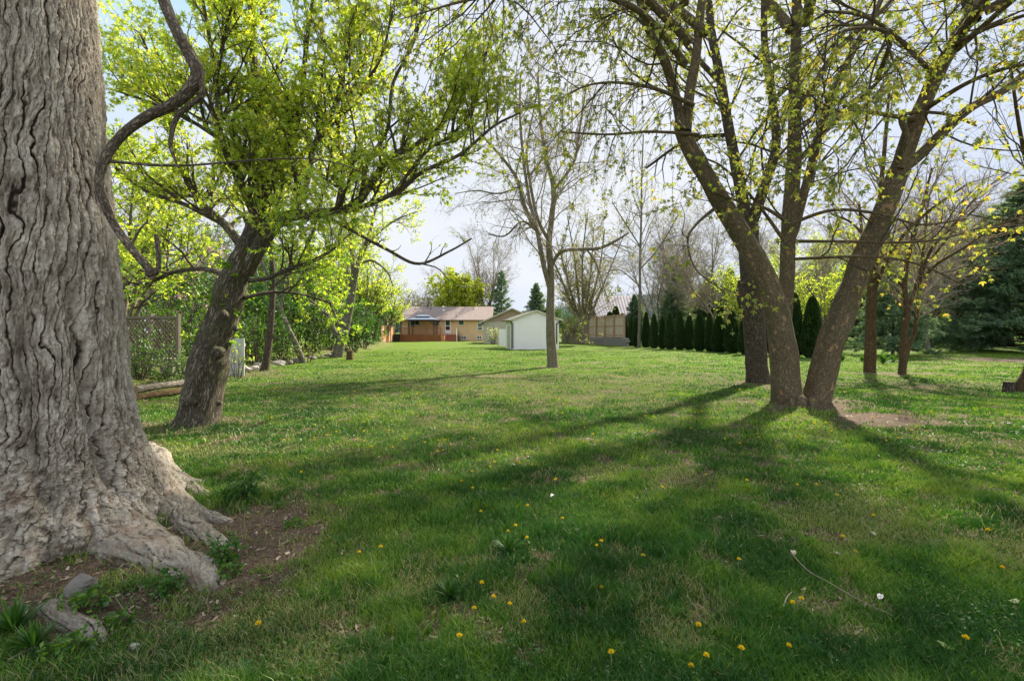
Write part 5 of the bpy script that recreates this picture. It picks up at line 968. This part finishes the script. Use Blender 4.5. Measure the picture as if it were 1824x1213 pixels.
for i in range(6): m.box(i * .12, i * .12 + .11, 0, .03, .05, 1.75 + .03 * (i % 2))
m.build('board', M['white'], gt); MB().box(0, .71, .034, .07, .3, .4).box(0, .71, .034, .07, 1.4, 1.5).build('rail', M['trim'], gt); MB().cyl((-.08, .02, 0), (-.08, .02, 2), .06).build('post', M['trim'], gt)
# ------------------------------------------------------------------ white shed
sh_a = radians(11); SW_, SD_ = 4.14, 3.4; sh = thing('garden_shed', 'small white stucco shed with gable roof behind the slender centre tree', 'shed', (.05, 41.6, 0), sh_a)
e, pk = 2.55, 3.28; MB().box(0, SW_, .003, SD_, -.3, e).build('wall', M['stucco'], sh)
sl_ = (pk - e) / (SW_ / 2); MB().raw([(0, .003, e + .0), (SW_, .003, e + .0), (SW_ / 2, .003, pk), (0, .12, e), (SW_, .12, e), (SW_ / 2, .12, pk)], [], [(0, 1, 2), (4, 3, 5)]).build('gable', M['stucco'], sh)
m = MB(); m.slab([(-.32, -.16, e - .32 * sl_ + .09), (SW_ / 2, -.16, pk + .09), (SW_ / 2, SD_ + .2, pk + .09), (-.32, SD_ + .2, e - .32 * sl_ + .09)], .06); m.slab([(SW_ / 2 + .004, -.16, pk + .09), (SW_ + .32, -.16, e - .32 * sl_ + .09), (SW_ + .32, SD_ + .2, e - .32 * sl_ + .09), (SW_ / 2 + .004, SD_ + .2, pk + .09)], .06); m.build('roof', M['shingle_l'], sh)
MB().bar((-.34, -.185, e - .34 * sl_ + .045), (SW_ / 2, -.185, pk + .045), .13, .04, (0, 1, 0)).bar((SW_ + .34, -.185, e - .34 * sl_ + .045), (SW_ / 2 + .01, -.185, pk + .045), .13, .04, (0, 1, 0)).build('fascia', M['trim'], sh)
for sx, X0, Xw in ((-1, -.30, -.07), (1, SW_ + .30, SW_ - .22)):
    m = MB(); m.cyl((X0, -.1, e - .1), (X0 * .35 + Xw * .65, -.08, e - .22), .05); m.cyl((X0 * .35 + Xw * .65, -.08, e - .22), (Xw, -.08, e - .36), .05); m.cyl((Xw, -.08, e - .36), (Xw, -.08, .45 if sx > 0 else .05), .05); m.build('downspout', M['black'], sh)
    MB().box(X0 - .06, X0 + .05, -.14, SD_ + .18, e - .12, e - .02).build('gutter', M['black'], sh)
dd = MB().box(-.035, -.003, .9, 2.3, .02, 2.1).build('door', M['white'], sh); MB().box(-.055, -.037, .98, 1.55, .1, 2.02).build('panel', M['trim'], dd); MB().box(-.055, -.037, 1.65, 2.22, .1, 2.02).build('panel', M['trim'], dd); MB().box(-.08, -.057, 1.57, 1.62, 1., 1.1).build('handle', M['black'], dd)
MB().box(-.045, .12, -.012, .0, .05, 2.3).build('corner_trim', plain('grey trim', (.4, .4, .38), .6), sh)

# ------------------------------------------------------------------ fences
def fence(name, label, A, B, h, z0, mat, pm, npost, ph=.15, rail=True, front=True):
    A = np.array(A, float); B = np.array(B, float); L = np.linalg.norm(B - A); ang = math.atan2(B[1] - A[1], B[0] - A[0]); root = thing(name, label, 'fence', (A[0], A[1], z0), ang)
    m = MB(); x = 0.
    while x < L - .1: m.box(x + .005, x + .135, 0, .025, .05, h + .015 * ((int(x * 10) * 7) % 3)); x += .14
    m.build('board', mat, root)
    if rail: MB().box(0, L, -.045, -.003, .25, .34).box(0, L, -.045, -.003, h * .52, h * .52 + .09).box(0, L, -.045, -.003, h - .2, h - .11).box(0, L, -.07, .09, h + .05, h + .09).build('rail', pm, root)
    for i in range(npost):
        xx = (L - .1) * i / (npost - 1); MB().box(xx - .05, xx + .07, -.17, -.05, -z0 - .1, h + ph).build('post', pm, root)
    return root
A = P(1003, 600, 69); B = P(1113.5, 600, 50.5); fence('wooden_fence', 'weathered grey board fence with reddish posts on a low stone wall', A[:2], B[:2], 2.4, .85, M['fence'], M['fpost'], 9)
sw = thing('stone_wall', 'low grey stone retaining wall under the weathered board fence', 'wall', (A[0], A[1] - .25, 0), math.atan2(B[1] - A[1], B[0] - A[0])); L = np.linalg.norm(B[:2] - A[:2]); r = np.random.default_rng(5)
m = MB()
for j in range(4):
    x = 0.
    while x < L + .2: w_ = .35 + .35 * r.random(); m.box(x + .01, x + w_ - .01, -.32 + .05 * r.random(), .02 + .03 * j, j * .21 + .004, j * .21 + .2); x += w_
m.build('stone_courses', M['stoned'], sw, bevel=.02); sw['label'] = 'low grey stone retaining wall under the weathered board fence'
A = P(679, 600, 60); B = P(701, 600, 73); fence('board_fence', 'warm orange brown board fence running to the left side of the brick house', A[:2], B[:2], 2.2, 0, M['fence_o'], M['fpost'], 4)
tb = thing('waste_bin', 'dark bins between the orange brown fence and the deck', 'bin', (P(706, 600, 73)[0], 73, 0)); MB().raw([(-.4, -.35, 0), (.4, -.35, 0), (.4, .35, 0), (-.4, .35, 0), (-.5, -.42, 1.1), (.5, -.42, 1.1), (.5, .42, 1.1), (-.5, .42, 1.1)], [(3, 2, 1, 0), (4, 5, 6, 7), (0, 1, 5, 4), (1, 2, 6, 5), (2, 3, 7, 6), (3, 0, 4, 7)]).build('body', M['darkmet'], tb); MB().box(-.53, .53, -.46, .46, 1.104, 1.18).build('lid', M['black'], tb, bevel=.03)
# lattice screen, white panel, blocks
def lattice():
    A = P(222, 640, 14.8); B = P(318, 640, 14.3); L = np.linalg.norm((B - A)[:2]); ang = math.atan2(B[1] - A[1], B[0] - A[0]); z0 = float(hgt(A[0], A[1]))
    root = thing('lattice_screen', 'brown diagonal lattice screen on posts behind the bushes at far left', 'fence', (A[0], A[1], z0), ang); h0, h1 = .12, 1.5; m = MB(); s = .14; x = -2.
    H = h1 - h0
    while x < L + 2:
        for sg in (1, -1):
            p = [(x, h0), (x + H * sg, h1)]
            t0 = max(0, min(1, ((0 if sg > 0 else L) - x) / (H * sg))); t1 = max(0, min(1, ((L if sg > 0 else 0) - x) / (H * sg)))
            if t1 - t0 > .03: m.bar((x + H * sg * t0, .01 * sg, h0 + H * t0), (x + H * sg * t1, .01 * sg, h0 + H * t1), .035, .008, (0, 1, 0))
        x += s
    m.build('lattice', plain('lattice strip', (.13, .10, .07), .85, .3, 8), root); MB().box(0, L, -.03, .03, h1, h1 + .06).box(0, L, -.03, .03, h0 - .06, h0).build('frame', M['fpost2'], root)
    for xx in (0, L * .5, L): MB().box(xx - .045, xx + .045, -.045, .045, -.1, h1 + .12).build('post', M['fpost2'], root)
M['fpost2'] = plain('grey brown post', (.17, .14, .10), .85, .4, 6); lattice()
A = P(401, 600, 16.2); z0 = float(hgt(A[0], A[1])); wp = thing('white_fence', 'whitewashed board panel seen right of the leaning maple trunk', 'fence', (A[0], A[1], z0)); wd = 34 * 16.2 / F_PX; m = MB()
for i in range(6): m.box(i * wd / 6 + .003, (i + 1) * wd / 6 - .003, 0, .03, 0, 1.25 + .02 * (i % 2))
M['dirtyw'] = plain('dirty whitewash', (.5, .52, .48), .9, .5, 5); m.build('board', M['dirtyw'], wp); MB().box(0, wd, .033, .07, .3, .4).box(0, wd, .033, .07, 1.0, 1.1).build('rail', M['dirtyw'], wp)
place(sh1, 'sh1', wx(300, 13.6), 'low green bush in front of the lattice screen', (.7, .45, .42), group='green shrubs in the left border'); place(sh1, 'sh1', wx(250, 13.4), 'green bush between the lattice screen and the foreground trunk', (.6, .5, .6), group='green shrubs in the left border'); place(sh1, 'sh1', wx(330, 12.6), 'green bush between lattice screen post and leaning maple', (.4, .4, .5), group='green shrubs in the left border'); place(sh3, 'sh3', wx(424, 15.4), 'thin bush standing in front of the white fence', (.9, .6, 1.0))
for i, (px, py, w_, h_, lb) in enumerate([(300, 668, 26, 30, 'pale concrete block at the foot of the lattice screen, left one'), (323, 664, 18, 22, 'small concrete block right of the lattice screen post'), (342, 660, 18, 24, 'concrete block nearest the leaning maple trunk')]):
    g = G(px, py); k_ = g[1] / F_PX; o = thing('concrete_block', lb, 'block', g, .2 * i - .2, 'concrete blocks in the left border'); W2 = w_ * k_ / 2; H2 = h_ * k_
    MB().box(-W2, W2, -.1, .1, 0, H2 * .92).build('body', M['block'], o, bevel=.015); MB().box(-W2 - .02, W2 + .02, -.12, .12, H2 * .92 + .002, H2).build('cap', M['stone'], o, bevel=.01)

# ------------------------------------------------------------------ neighbour houses, hill, pavilion
nh = thing('neighbour_house', 'neighbouring house with pale ribbed metal roof behind the wooden fence', 'house', (P(1040, 560, 74)[0], 72, 0), radians(-14)); m = MB(); Lr = 6.6; m.box(-.4, Lr + .6, 1, 9, -.2, 3.6); m.build('wall', plain('tan neighbour wall', (.34, .28, .22), .9), nh)
m = MB(); m.slab([(.2 + 1.6, 0, 3.4), (Lr + 1.6 - .8, 0, 3.4), (Lr, 5, 7.1), (0, 5, 7.1)], .12); m.slab([(Lr + .8, 10, 3.4), (-.6, 10, 3.4), (0, 5.01, 7.1), (Lr, 5.01, 7.1)], .12); rf = m.build('roof', M['metalroof'], nh)
m = MB()
for i in range(14):
    f = (i + .5) / 14; a_ = np.array([.2 + 1.6 + (Lr - .8 - .2) * f, 0, 3.43]); b_ = np.array([Lr * f, 5, 7.13]); m.bar(a_, b_, .05, .05)
m.build('rib', plain('darker roof rib', (.40, .35, .35), .6), rf)  # ribs a tone darker than the roof panels
m = MB(); m.raw([(-.5, 1, 3.6), (-.5, 9, 3.6), (-.2, 5, 6.9), (Lr + .6, 1, 3.6), (Lr + .6, 9, 3.6), (Lr, 5, 6.9)], [], [(0, 2, 1), (3, 4, 5)]); m.build('gable', M['trim'], nh)
hp = [(-200, 38), (-120, 40), (-60, 34), (0, 30), (40, 34), (75, 44), (110, 52), (160, 60), (240, 66), (340, 62), (460, 60)]
Vh = []; Qh = []; nn = 60
for i in range(nn):
    x = -260 + 900 * i / (nn - 1); top = np.interp(x, [a[0] * 1.5 for a in hp], [a[1] for a in hp]) + 3 * vn(x * .05, 0, 9)
    for j in range(6): Vh.append((x, 560 + j * 30, -1 + top * [0, .55, .8, .93, 1, .7][j]))
for i in range(nn - 1):
    for j in range(5): k_ = i * 6 + j; Qh.append((k_, k_ + 6, k_ + 7, k_ + 1))
q = N('wooded hillside'); o_ = q.obj(); nn_ = q.noise(o_, .12, 6, .7); hm = q.fin(q.mix(nn_, (.035, .055, .06), (.07, .10, .10)), 1, 0)
tag(mesh('hill', Vh, Qh, mat=hm), kind='structure')
pv = P(1702, 600, 60); pz = float(hgt(pv[0], 60)); pav = thing('garden_pavilion', 'low dark open pavilion in the shade at the far lawn edge, right', 'pavilion', (pv[0], 60, pz)); m = MB(); hw = 3.2
m.raw([(-hw, -1.6, 2.3), (hw, -1.6, 2.3), (hw, 1.6, 2.3), (-hw, 1.6, 2.3), (-1.6, 0, 3.05), (1.6, 0, 3.05)], [(0, 1, 5, 4), (2, 3, 4, 5), (3, 2, 1, 0)], [(1, 2, 5), (3, 0, 4)]); m.build('roof', plain('grey pavilion roof', (.10, .10, .105), .5, .2, 2), pav)
for x in (-2.9, 0, 2.9):
    for y in (-1.4, 1.4): MB().box(x - .07, x + .07, y - .07, y + .07, 0, 2.3).build('post', M['dark'], pav)
MB().box(-2.9, 2.9, 1.3, 1.36, .1, 1.9).build('back_wall', M['dark'], pav)

# ------------------------------------------------------------------ logs, stumps, stones
def endmat(name, c): q = N(name); o = q.obj(); n = q.noise(o, 20, 5, .7, 1.); return q.fin(q.mix(n, c, tuple(x * .45 for x in c)), .9, .1)
M['cut'] = endmat('cut wood', (.30, .21, .13))
def log(label, a, b, r0, r1, name='fallen_log', bark='bark_g', seed=1):
    a = np.array(a, float); b = np.array(b, float); root = thing(name, label, 'log' if name == 'fallen_log' else 'timber', (a + b) / 2); g = Geo(); pts = np.array([a, a * .6 + b * .4 + [0, 0, .01], b]); c, rr = trunk_tube(g, pts, np.array([r0, (r0 + r1) / 2, r1]), 16, .06, lump=.10, seed=seed); V, Q, B = g.out(); off = (a + b) / 2
    mesh('bark', V, Q, mat=M[bark], vattrs={'bk': B}, parent=root, off=off)
    for ring in (V[:16], V[-16:]):
        cc = ring.mean(0); mesh('cut_end', np.vstack([ring, cc]), None, [(i, (i + 1) % 16, 16) for i in range(16)], M['cut'], parent=root, off=off)
g1, g2 = G(248, 716), G(322, 700)
log('long barkless grey log lying on the timber edging left of the leaning maple', g1 + [-.2, .15, .24], g2 + [0, .15, .24], .085, .075)
log('squared brown timber edging under the grey log left of the leaning maple', g1 + [-.2, 0, .06], g2 + [.1, 0, .06], .09, .085, 'edging_timber', 'bark_o', 3)
log('short stubby log end between the grey log and the leaning maple', g2 + [.04, .2, .2], g2 + [.32, .1, .22], .07, .06, seed=5)
log('thin pale fallen branch on bare soil right of the leaning maple', G(412, 672) + [0, 0, .05], G(436, 655) + [0, 0, .12], .025, .015, seed=6)
def stump(label, base, h, r0, seed, cat='stump', bark='bark_o', lean=(0, 0)):
    root = thing('tree_stump', label, cat, base); g = Geo(); pts = np.array([[0, 0, -.08], [lean[0] * .5, lean[1] * .5, h * .5], [lean[0], lean[1], h]]); trunk_tube(g, pts, np.array([r0 * 1.1, r0, r0 * .97]), 22, .03, flare=.15, lump=.16, seed=seed, flare_h=.1); V, Q, B = g.out(); mesh('bark', V, Q, mat=M[bark], vattrs={'bk': B}, parent=root)
    ring = V[-22:]; mesh('cut_face', np.vstack([ring, ring.mean(0)]), None, [(i, (i + 1) % 22, 22) for i in range(22)], M['cut'], parent=root)
stump('short upright cut stump on the lawn beside the forked grey tree', G(623, 641), .52, .19, 3)
ge = G(1797, 699); stump('dark cut log stump at the foot of the trunk on the right picture edge', ge, .27, .11, 4, bark='bark_b')
simple_tree('edge_tree', 'leaning orange brown trunk base just entering at the right picture edge', [[(1826, 704, 34), (1828, 688, 28), (1838, 660, 24), (1850, 620, 22), (1880, 500, 18), (1900, 350, 14), (1915, 150, 8), (1920, -40, 4)], [(1880, 480, 10), (1850, 380, 8, -.5), (1820, 250, 6, -1), (1800, 120, 4, -1.3)], [(1812, 700, 12, -.15), (1813, 690, 12, -.15), (1814, 681, 12, -.15)]], 12.2,
    [dict(per=1.2, len=2.2, rmin=.007, rmax=.02, up=.03, rel=4), dict(per=2, len=1.0, rmin=.005, rmax=.01, leaf=dict(per=2, size=.10, shape=STAR, hang=.6, bias=.1)), dict(per=2.4, len=.5, rmin=.004, rmax=.006, leaf=dict(per=4, size=.10, shape=STAR, hang=.6, bias=.1))], M['leaf_norway'], M['bark_o'], M['twig_d'], 91)
def rock(label, base, s, mat, seed, name='rock', group=None, cat='stone'):
    r = np.random.default_rng(seed); n1, n2 = 18, 11; th = np.linspace(0, 2 * pi, n1, endpoint=False); ph = np.linspace(.02, pi - .02, n2); T_, F_ = np.meshgrid(th, ph); d = np.stack([np.sin(F_) * np.cos(T_), np.sin(F_) * np.sin(T_), np.cos(F_)], -1)
    rad = np.full(T_.shape, 1.)
    for _ in range(9):
        nn = norm(r.standard_normal(3)); lim_ = .62 + .25 * r.random(); dt = d @ nn; rad = np.where(dt * rad > lim_, lim_ / np.maximum(dt, 1e-3), rad)
    rad = rad * (1 + .04 * r.standard_normal(T_.shape)); V = (d * rad[..., None] * np.array(s)).reshape(-1, 3); I = np.arange(n1 * n2).reshape(n2, n1); J = np.roll(I, -1, 1); Q = np.stack([I[:-1], I[1:], J[1:], J[:-1]], -1).reshape(-1, 4)
    o = mesh(name, V, Q, mat=mat, smooth=False); o.location = base; tag(o, label, cat, group); return o
gr_ = G(142, 1055); rock('angular grey rock tucked against the big foreground trunk', gr_ + [0, 0, .035], (.085, .075, .075), plain('dirty grey rock', (.22, .20, .17), .95, .8, 14, .6), 11)
rock('small tan pebble in the dirt below the big foreground trunk', G(240, 1156) + [0, 0, .01], (.028, .022, .02), M['stone'], 12); rock('small blue grey pebble right of the tan pebble below the foreground trunk', G(281, 1166) + [0, 0, .008], (.022, .018, .013), M['stoned'], 13)
rock('smallest pinkish pebble between trunk rock and tan pebble', G(186, 1080) + [0, 0, .012], (.022, .02, .016), M['stone'], 14)
r = np.random.default_rng(8); edge_px = [(415, 664), (432, 661), (452, 659), (463, 656), (497, 651), (512, 648), (526, 645), (556, 640), (570, 637), (583, 635), (596, 632)]
words = ['nearest', 'second', 'third', 'fourth', 'fifth', 'sixth', 'seventh', 'eighth', 'ninth', 'tenth', 'farthest']
for i, (px, py) in enumerate(edge_px):
    g = G(px, py); s = .16 + .12 * r.random(); rock('rough edging stone of the left border, %s from the leaning maple%s' % (words[i], '' if i in (0, 10) else ' in the row'), g + [0, 0, s * .25], (s * 1.3, s * .8, s * .7), M['stone' if i % 3 else 'stoned'], 30 + i, 'edging_stone', 'edging stones of the left border')

# ------------------------------------------------------------------ ground plants
def rosette(name, seed, n_, ln, wd, up, leafm, serr=True):
    r = np.random.default_rng(seed); LV, LQ, LR, k = [], [], [], 0
    for i in range(n_):
        a = r.random() * 2 * pi; L = ln * (.5 + .7 * r.random()); u0 = up * (.4 + r.random()); m = 7; t = np.linspace(0, 1, m); w = wd * L / ln * np.sin(pi * (t * .85 + .1)) * (1 + (.35 * np.sin(t * 30) if serr else 0)); x = L * t * cos(u0); z = L * (t * sin(u0) - .45 * t ** 2 * r.random()) + .005
        c, s = cos(a), sin(a); A = np.stack([x * c - w * s, x * s + w * c, z + w * .3], 1); B = np.stack([x * c, x * s, z], 1); C_ = np.stack([x * c + w * s, x * s - w * c, z + w * .3], 1); V = np.concatenate([A, B, C_])
        for j in range(m - 1): LQ += [[k + j, k + j + 1, k + m + j + 1, k + m + j], [k + m + j, k + m + j + 1, k + 2 * m + j + 1, k + 2 * m + j]]
        LV.append(V); LR.append(np.full(len(V), np.clip(.3 + .3 * r.standard_normal(), 0, 1))); k += len(V)
    o = mesh(name, np.concatenate(LV), LQ, mat=leafm, attrs={'rnd': np.concatenate(LR)}); return o
wd_ = [None, None, rosette('weed_clump', 503, 170, .10, .0025, 1.2, M['leaf_hedge'], False)]
WP = [(432, 893, 0, 1.6, 'bushy weed clump at the tip of the upper root'), (447, 880, 2, 1.3, 'lighter weed tuft right behind the root tip clump'), (402, 1003, 0, 1.05, 'weed clump beside the largest root, over the soil patch'), (410, 1025, 1, .8, 'low weed leaves just below the largest root clump'), (296, 1060, 0, .9, 'weed clump in the dirt under the largest root'), (150, 1090, 1, 1.1, 'spreading weed leaves right below the trunk rock'), (205, 1120, 1, .8, 'flat weed leaves between rock and tan pebble'), (120, 1172, 1, 1.0, 'weed leaves in the bottom left dirt'), (25, 1130, 2, 1.8, 'tall grass tuft at the left picture edge under the trunk'), (60, 1160, 2, 1.5, 'grass tuft near the bottom left corner'), (905, 985, 2, 1.5, 'coarse blue green grass tuft in the middle of the foreground lawn'), (800, 1065, 2, 1.2, 'upright grass tuft left of the front dandelions'), (360, 900, 2, .6, 'tiny weed between the two upper roots'), (520, 940, 1, .7, 'flat weed on the soil patch right of the roots'), (500, 905, 1, .6, 'small weed on the far side of the root soil patch')]
wc_ = [shrub('weed_clump', 505, 1.3, 1.1, M['leaf_hedge'], 1.0, .26, 9, 'weed'), shrub('weed_clump', 506, .8, 1.2, M['leaf_green'], .7, .28, 8, 'weed')]
uw = set()
for px, py, k_, s, lb in WP:
    g = G(px, py)
    if k_ < 2: place(wc_[k_], 'wc%d' % k_, (g[0], g[1], g[2] - .01), lb, .105 * s, group='weed clumps around the foreground'); continue
    o = wd_[2] if 2 not in uw else wd_[2].copy()
    if 2 in uw: COL.objects.link(o)
    uw.add(2); o.location = g; o.scale = (s, s, s); o.rotation_euler = (0, 0, px * .37); tag(o, lb, 'weed', 'weed clumps around the foreground')
gt_ = rosette('grass_tussock', 504, 90, .5, .02, 1.15, M['leaf_hedge'], False); first = True
for px, py, s, lb in [(1500, 642, .9, 'grass tussock in the flower bed, right beside the V maple'), (1535, 644, .7, 'grass tussock just left of the slim left tree'), (1572, 648, 1.1, 'biggest grass tussock, between the two slim trees'), (1590, 646, .8, 'grass tussock left of the right slim tree')]:
    g = G(px, py); o = gt_ if first else gt_.copy()
    if not first: COL.objects.link(o)
    first = False; o.location = g; o.scale = (s, s, s); tag(o, lb, 'tussock', 'grass tussocks behind the slim trees')
# broad leaved ground cover and clover in the lawn, one mass
r = np.random.default_rng(66); m = 42000; y = 1.6 * (8 / 1.6) ** r.random(m); x = y * (r.random(m) * 2.4 - 1.2); kp = fbm(x * 1.7, y * 1.7, 3, 81) + .25 * r.standard_normal(m) > .12; kp &= np.hypot(x + 3.6, y - 3.6) > .8; x, y = x[kp], y[kp]; m = len(x)
pos = np.stack([x, y, hgt(x, y) + .008 + .022 * r.random(m)], 1); a = r.random(m) * 2 * pi; D = np.stack([np.cos(a), np.sin(a), .25 * r.standard_normal(m)], 1); v, q, rn = leaves(pos, D, (.010 + .018 * r.random(m)) * np.maximum(1, y / 4), STAR1 * [1, 1.1, 1], r, .75)
tag(mesh('ground_cover', v, q, mat=M['leaf_hedge'], attrs={'rnd': rn * .8}, smooth=False), 'clover and small broad weeds growing through the lawn', 'ground cover', kind='stuff')
# litter of dry leaves and bark bits
m = 90000; y = 1.6 * (22 / 1.6) ** r.random(m); x = y * (r.random(m) * 2.4 - 1.2); so_ = soil(x, y); kp = r.random(m) < .02 + .75 * so_; kp &= np.hypot(x + 3.6, y - 3.6) > .75; x, y = x[kp], y[kp]; m = len(x)
CURL = np.array([[0, .2, 0], [.5, .35, .12], [.5, -.1, .0], [0, -.2, .05], [.5, .35, .12], [1, .1, .3], [1, -.2, .2], [.5, -.1, 0]]); pos = np.stack([x, y, hgt(x, y) + .008], 1); a = r.random(m) * 2 * pi; D = np.stack([np.cos(a), np.sin(a), .15 * r.standard_normal(m)], 1)
v, q, rn = leaves(pos, D, (.007 + .035 * r.random(m) ** 4) * np.clip(y / 6, 1, 1.4), CURL, r, .8); tag(mesh('leaf_litter', v, q, mat=leaf_mat('dry litter', [(0, (.07, .04, .025)), (.5, (.20, .13, .08)), (.9, (.36, .28, .19)), (1, (.42, .36, .28))], .15), attrs={'rnd': rn}, smooth=False), 'dry leaves, husks and bark bits scattered on soil and lawn', 'leaf litter', kind='stuff')
# twigs lying in the grass
M['twig_l'] = plain('pale lying twig', (.30, .25, .19), .9, .3, 20)
for lb, pp, r0 in (('long thin grey twig lying in the grass at lower right', [(1408, 992), (1440, 1025), (1475, 1045), (1510, 1066), (1545, 1085), (1590, 1106)], .0028), ('short pale stick on the dirt at bottom left', [(14, 1188), (35, 1176), (62, 1162)], .006), ('thin tan stem standing in the dirt below the big trunk', [(205, 1072), (225, 1100), (262, 1122)], .002), ('short forked stick in the grass right of the middle', [(1395, 1092), (1402, 1072), (1410, 1064)], .004)):
    pts = np.array([G(*p) + [0, 0, .03] for p in pp]); g = Geo(); trunk_tube(g, pts, np.linspace(r0, r0 * .5, len(pts)), 6, .03, lump=.15); V, Q, B = g.out(); o = mesh('twig', V, Q, mat=M['twig_l'], off=pts[0]); o.location = pts[0]; tag(o, lb, 'twig')
def scrap(lb, px, py, s, seed, mat, name='dry_leaf'):
    r = np.random.default_rng(seed); nx_, ny_ = 6, 4; V = []; 
    for i in range(nx_):
        for j in range(ny_): u, w = i / 5 - .5, j / 3 - .5; V.append((u * s * 2, w * s * (1.3 - abs(u) * 1.6) , s * .5 * (w * w * 2 + .4 * sin(u * 5 + seed)) + .02 + .004 * r.random()))
    Q = [(i * 4 + j, i * 4 + j + 1, i * 4 + j + 5, i * 4 + j + 4) for i in range(5) for j in range(3)]; o = mesh(name, V, Q, mat=mat); o.location = G(px, py); o.rotation_euler = (0, 0, seed * 1.3); m_ = o.modifiers.new('thickness', 'SOLIDIFY'); m_.thickness = .0015; tag(o, lb, 'leaf' if name == 'dry_leaf' else 'petal'); return o
M['dryl'] = plain('dry leaf', (.45, .36, .28), .8, .4, 30); M['palel'] = plain('pale petal', (.72, .68, .64), .7, .2, 30)
for a_ in (('pale brown curled leaf at the end of the long twig', 1413, 990, .030, 1, M['dryl']), ('crumpled brown leaf between the long twig and a dandelion', 1488, 993, .034, 2, M['dryl']), ('whitish folded leaf right of the long twig middle', 1568, 1070, .026, 3, M['palel']), ('yellow green fallen leaf near the lower right corner', 1684, 1160, .03, 4, M['leafy_f'] if 'leafy_f' in M else plain('fallen green leaf', (.25, .32, .10), .7, .2, 20)), ('pale green fallen leaf near the right edge', 1806, 1079, .03, 5, plain('fallen pale leaf', (.36, .40, .20), .7, .2, 20)), ('small whitish leaf on the right lawn above the long twig', 1556, 956, .024, 6, M['palel']), ('white leaf scrap right of the soil patch at the right edge', 1801, 758, .05, 7, M['palel'])): scrap(*a_)
scrap('white petal in the grass in the middle of the lawn', 984, 887, .028, 8, M['palel'], 'petal')
# dandelions
def dandelion(seed, h):
    r = np.random.default_rng(seed); root = thing('dandelion', 'x', 'flower'); n_ = 120; a = r.random(n_) * 2 * pi; e_ = .15 + 1.3 * r.random(n_) ** .8
    D = np.stack([np.cos(a) * np.cos(e_), np.sin(a) * np.cos(e_), np.sin(e_)], 1); v, q, rn = leaves(np.tile([0, 0, h], (n_, 1)) + D * .002, D, (.010 + .004 * r.random(n_)), STAR1 * [1, .5, 1], r, .3)
    mesh('flower_head', v, q, mat=M['dand'], attrs={'rnd': rn}, parent=root, smooth=False); g = Geo(); trunk_tube(g, np.array([[0, 0, -.01], [.002, .001, h * .5], [0, 0, h]]), np.array([.0022, .002, .0025]), 6, .01); V, Q, B = g.out(); mesh('stem', V, Q, mat=plain('dandelion stem', (.16, .2, .06)), parent=root)
    return root
M['dand'] = leaf_mat('dandelion petal', [(0, (.72, .50, .012)), (.5, (.82, .64, .015)), (1, (.86, .72, .04))], .3)
dn = [dandelion(601, .045), dandelion(602, .07), dandelion(603, .03)]
DP = [(933, 1118), (1089, 1190), (1231, 1194), (1258, 1183), (1320, 1182), (1072, 1050), (908, 1085), (879, 1080), (845, 1088), (858, 1049), (939, 970), (1146, 993), (1071, 971), (1063, 985), (905, 948), (918, 942), (940, 911), (1002, 925), (856, 915), (818, 1160), (1244, 1120), (1412, 1084), (1428, 1086), (1524, 986), (1405, 1162), (1491, 890), (1556, 920), (1420, 867), (1455, 872), (1197, 904), (990, 857), (988, 863), (895, 846), (841, 842), (842, 878), (822, 857), (873, 834), (880, 832), (1257, 845), (640, 990), (678, 990), (886, 806), (926, 826), (921, 829), (948, 827), (649, 792), (636, 792), (789, 806), (460, 1125), (599, 780), (536, 842), (1502, 964), (1760, 960), (1785, 1015), (1720, 1150), (1316, 1012), (1180, 868), (1450, 760), (780, 815), (700, 800), (662, 802), (560, 790), (1040, 790), (1160, 775), (980, 800), (850, 765), (770, 740), (745, 750), (560, 760), (1330, 860)]
r = np.random.default_rng(12)
for i in range(55):
    px, py = 480 + 1250 * r.random(), 690 + 110 * r.random(); DP.append((px, py))
for i, (px, py) in enumerate(DP):
    g = G(px, py + 6 if py > 820 else py + 1); place(dn[i % 3], 'dn%d' % (i % 3), (g[0], g[1], g[2]), 'yellow dandelion flower standing in the lawn grass', 1.0 + .25 * r.random() + .12 * max(0, g[1] - 6), group='dandelions scattered over the lawn', rz=r.random() * 6)
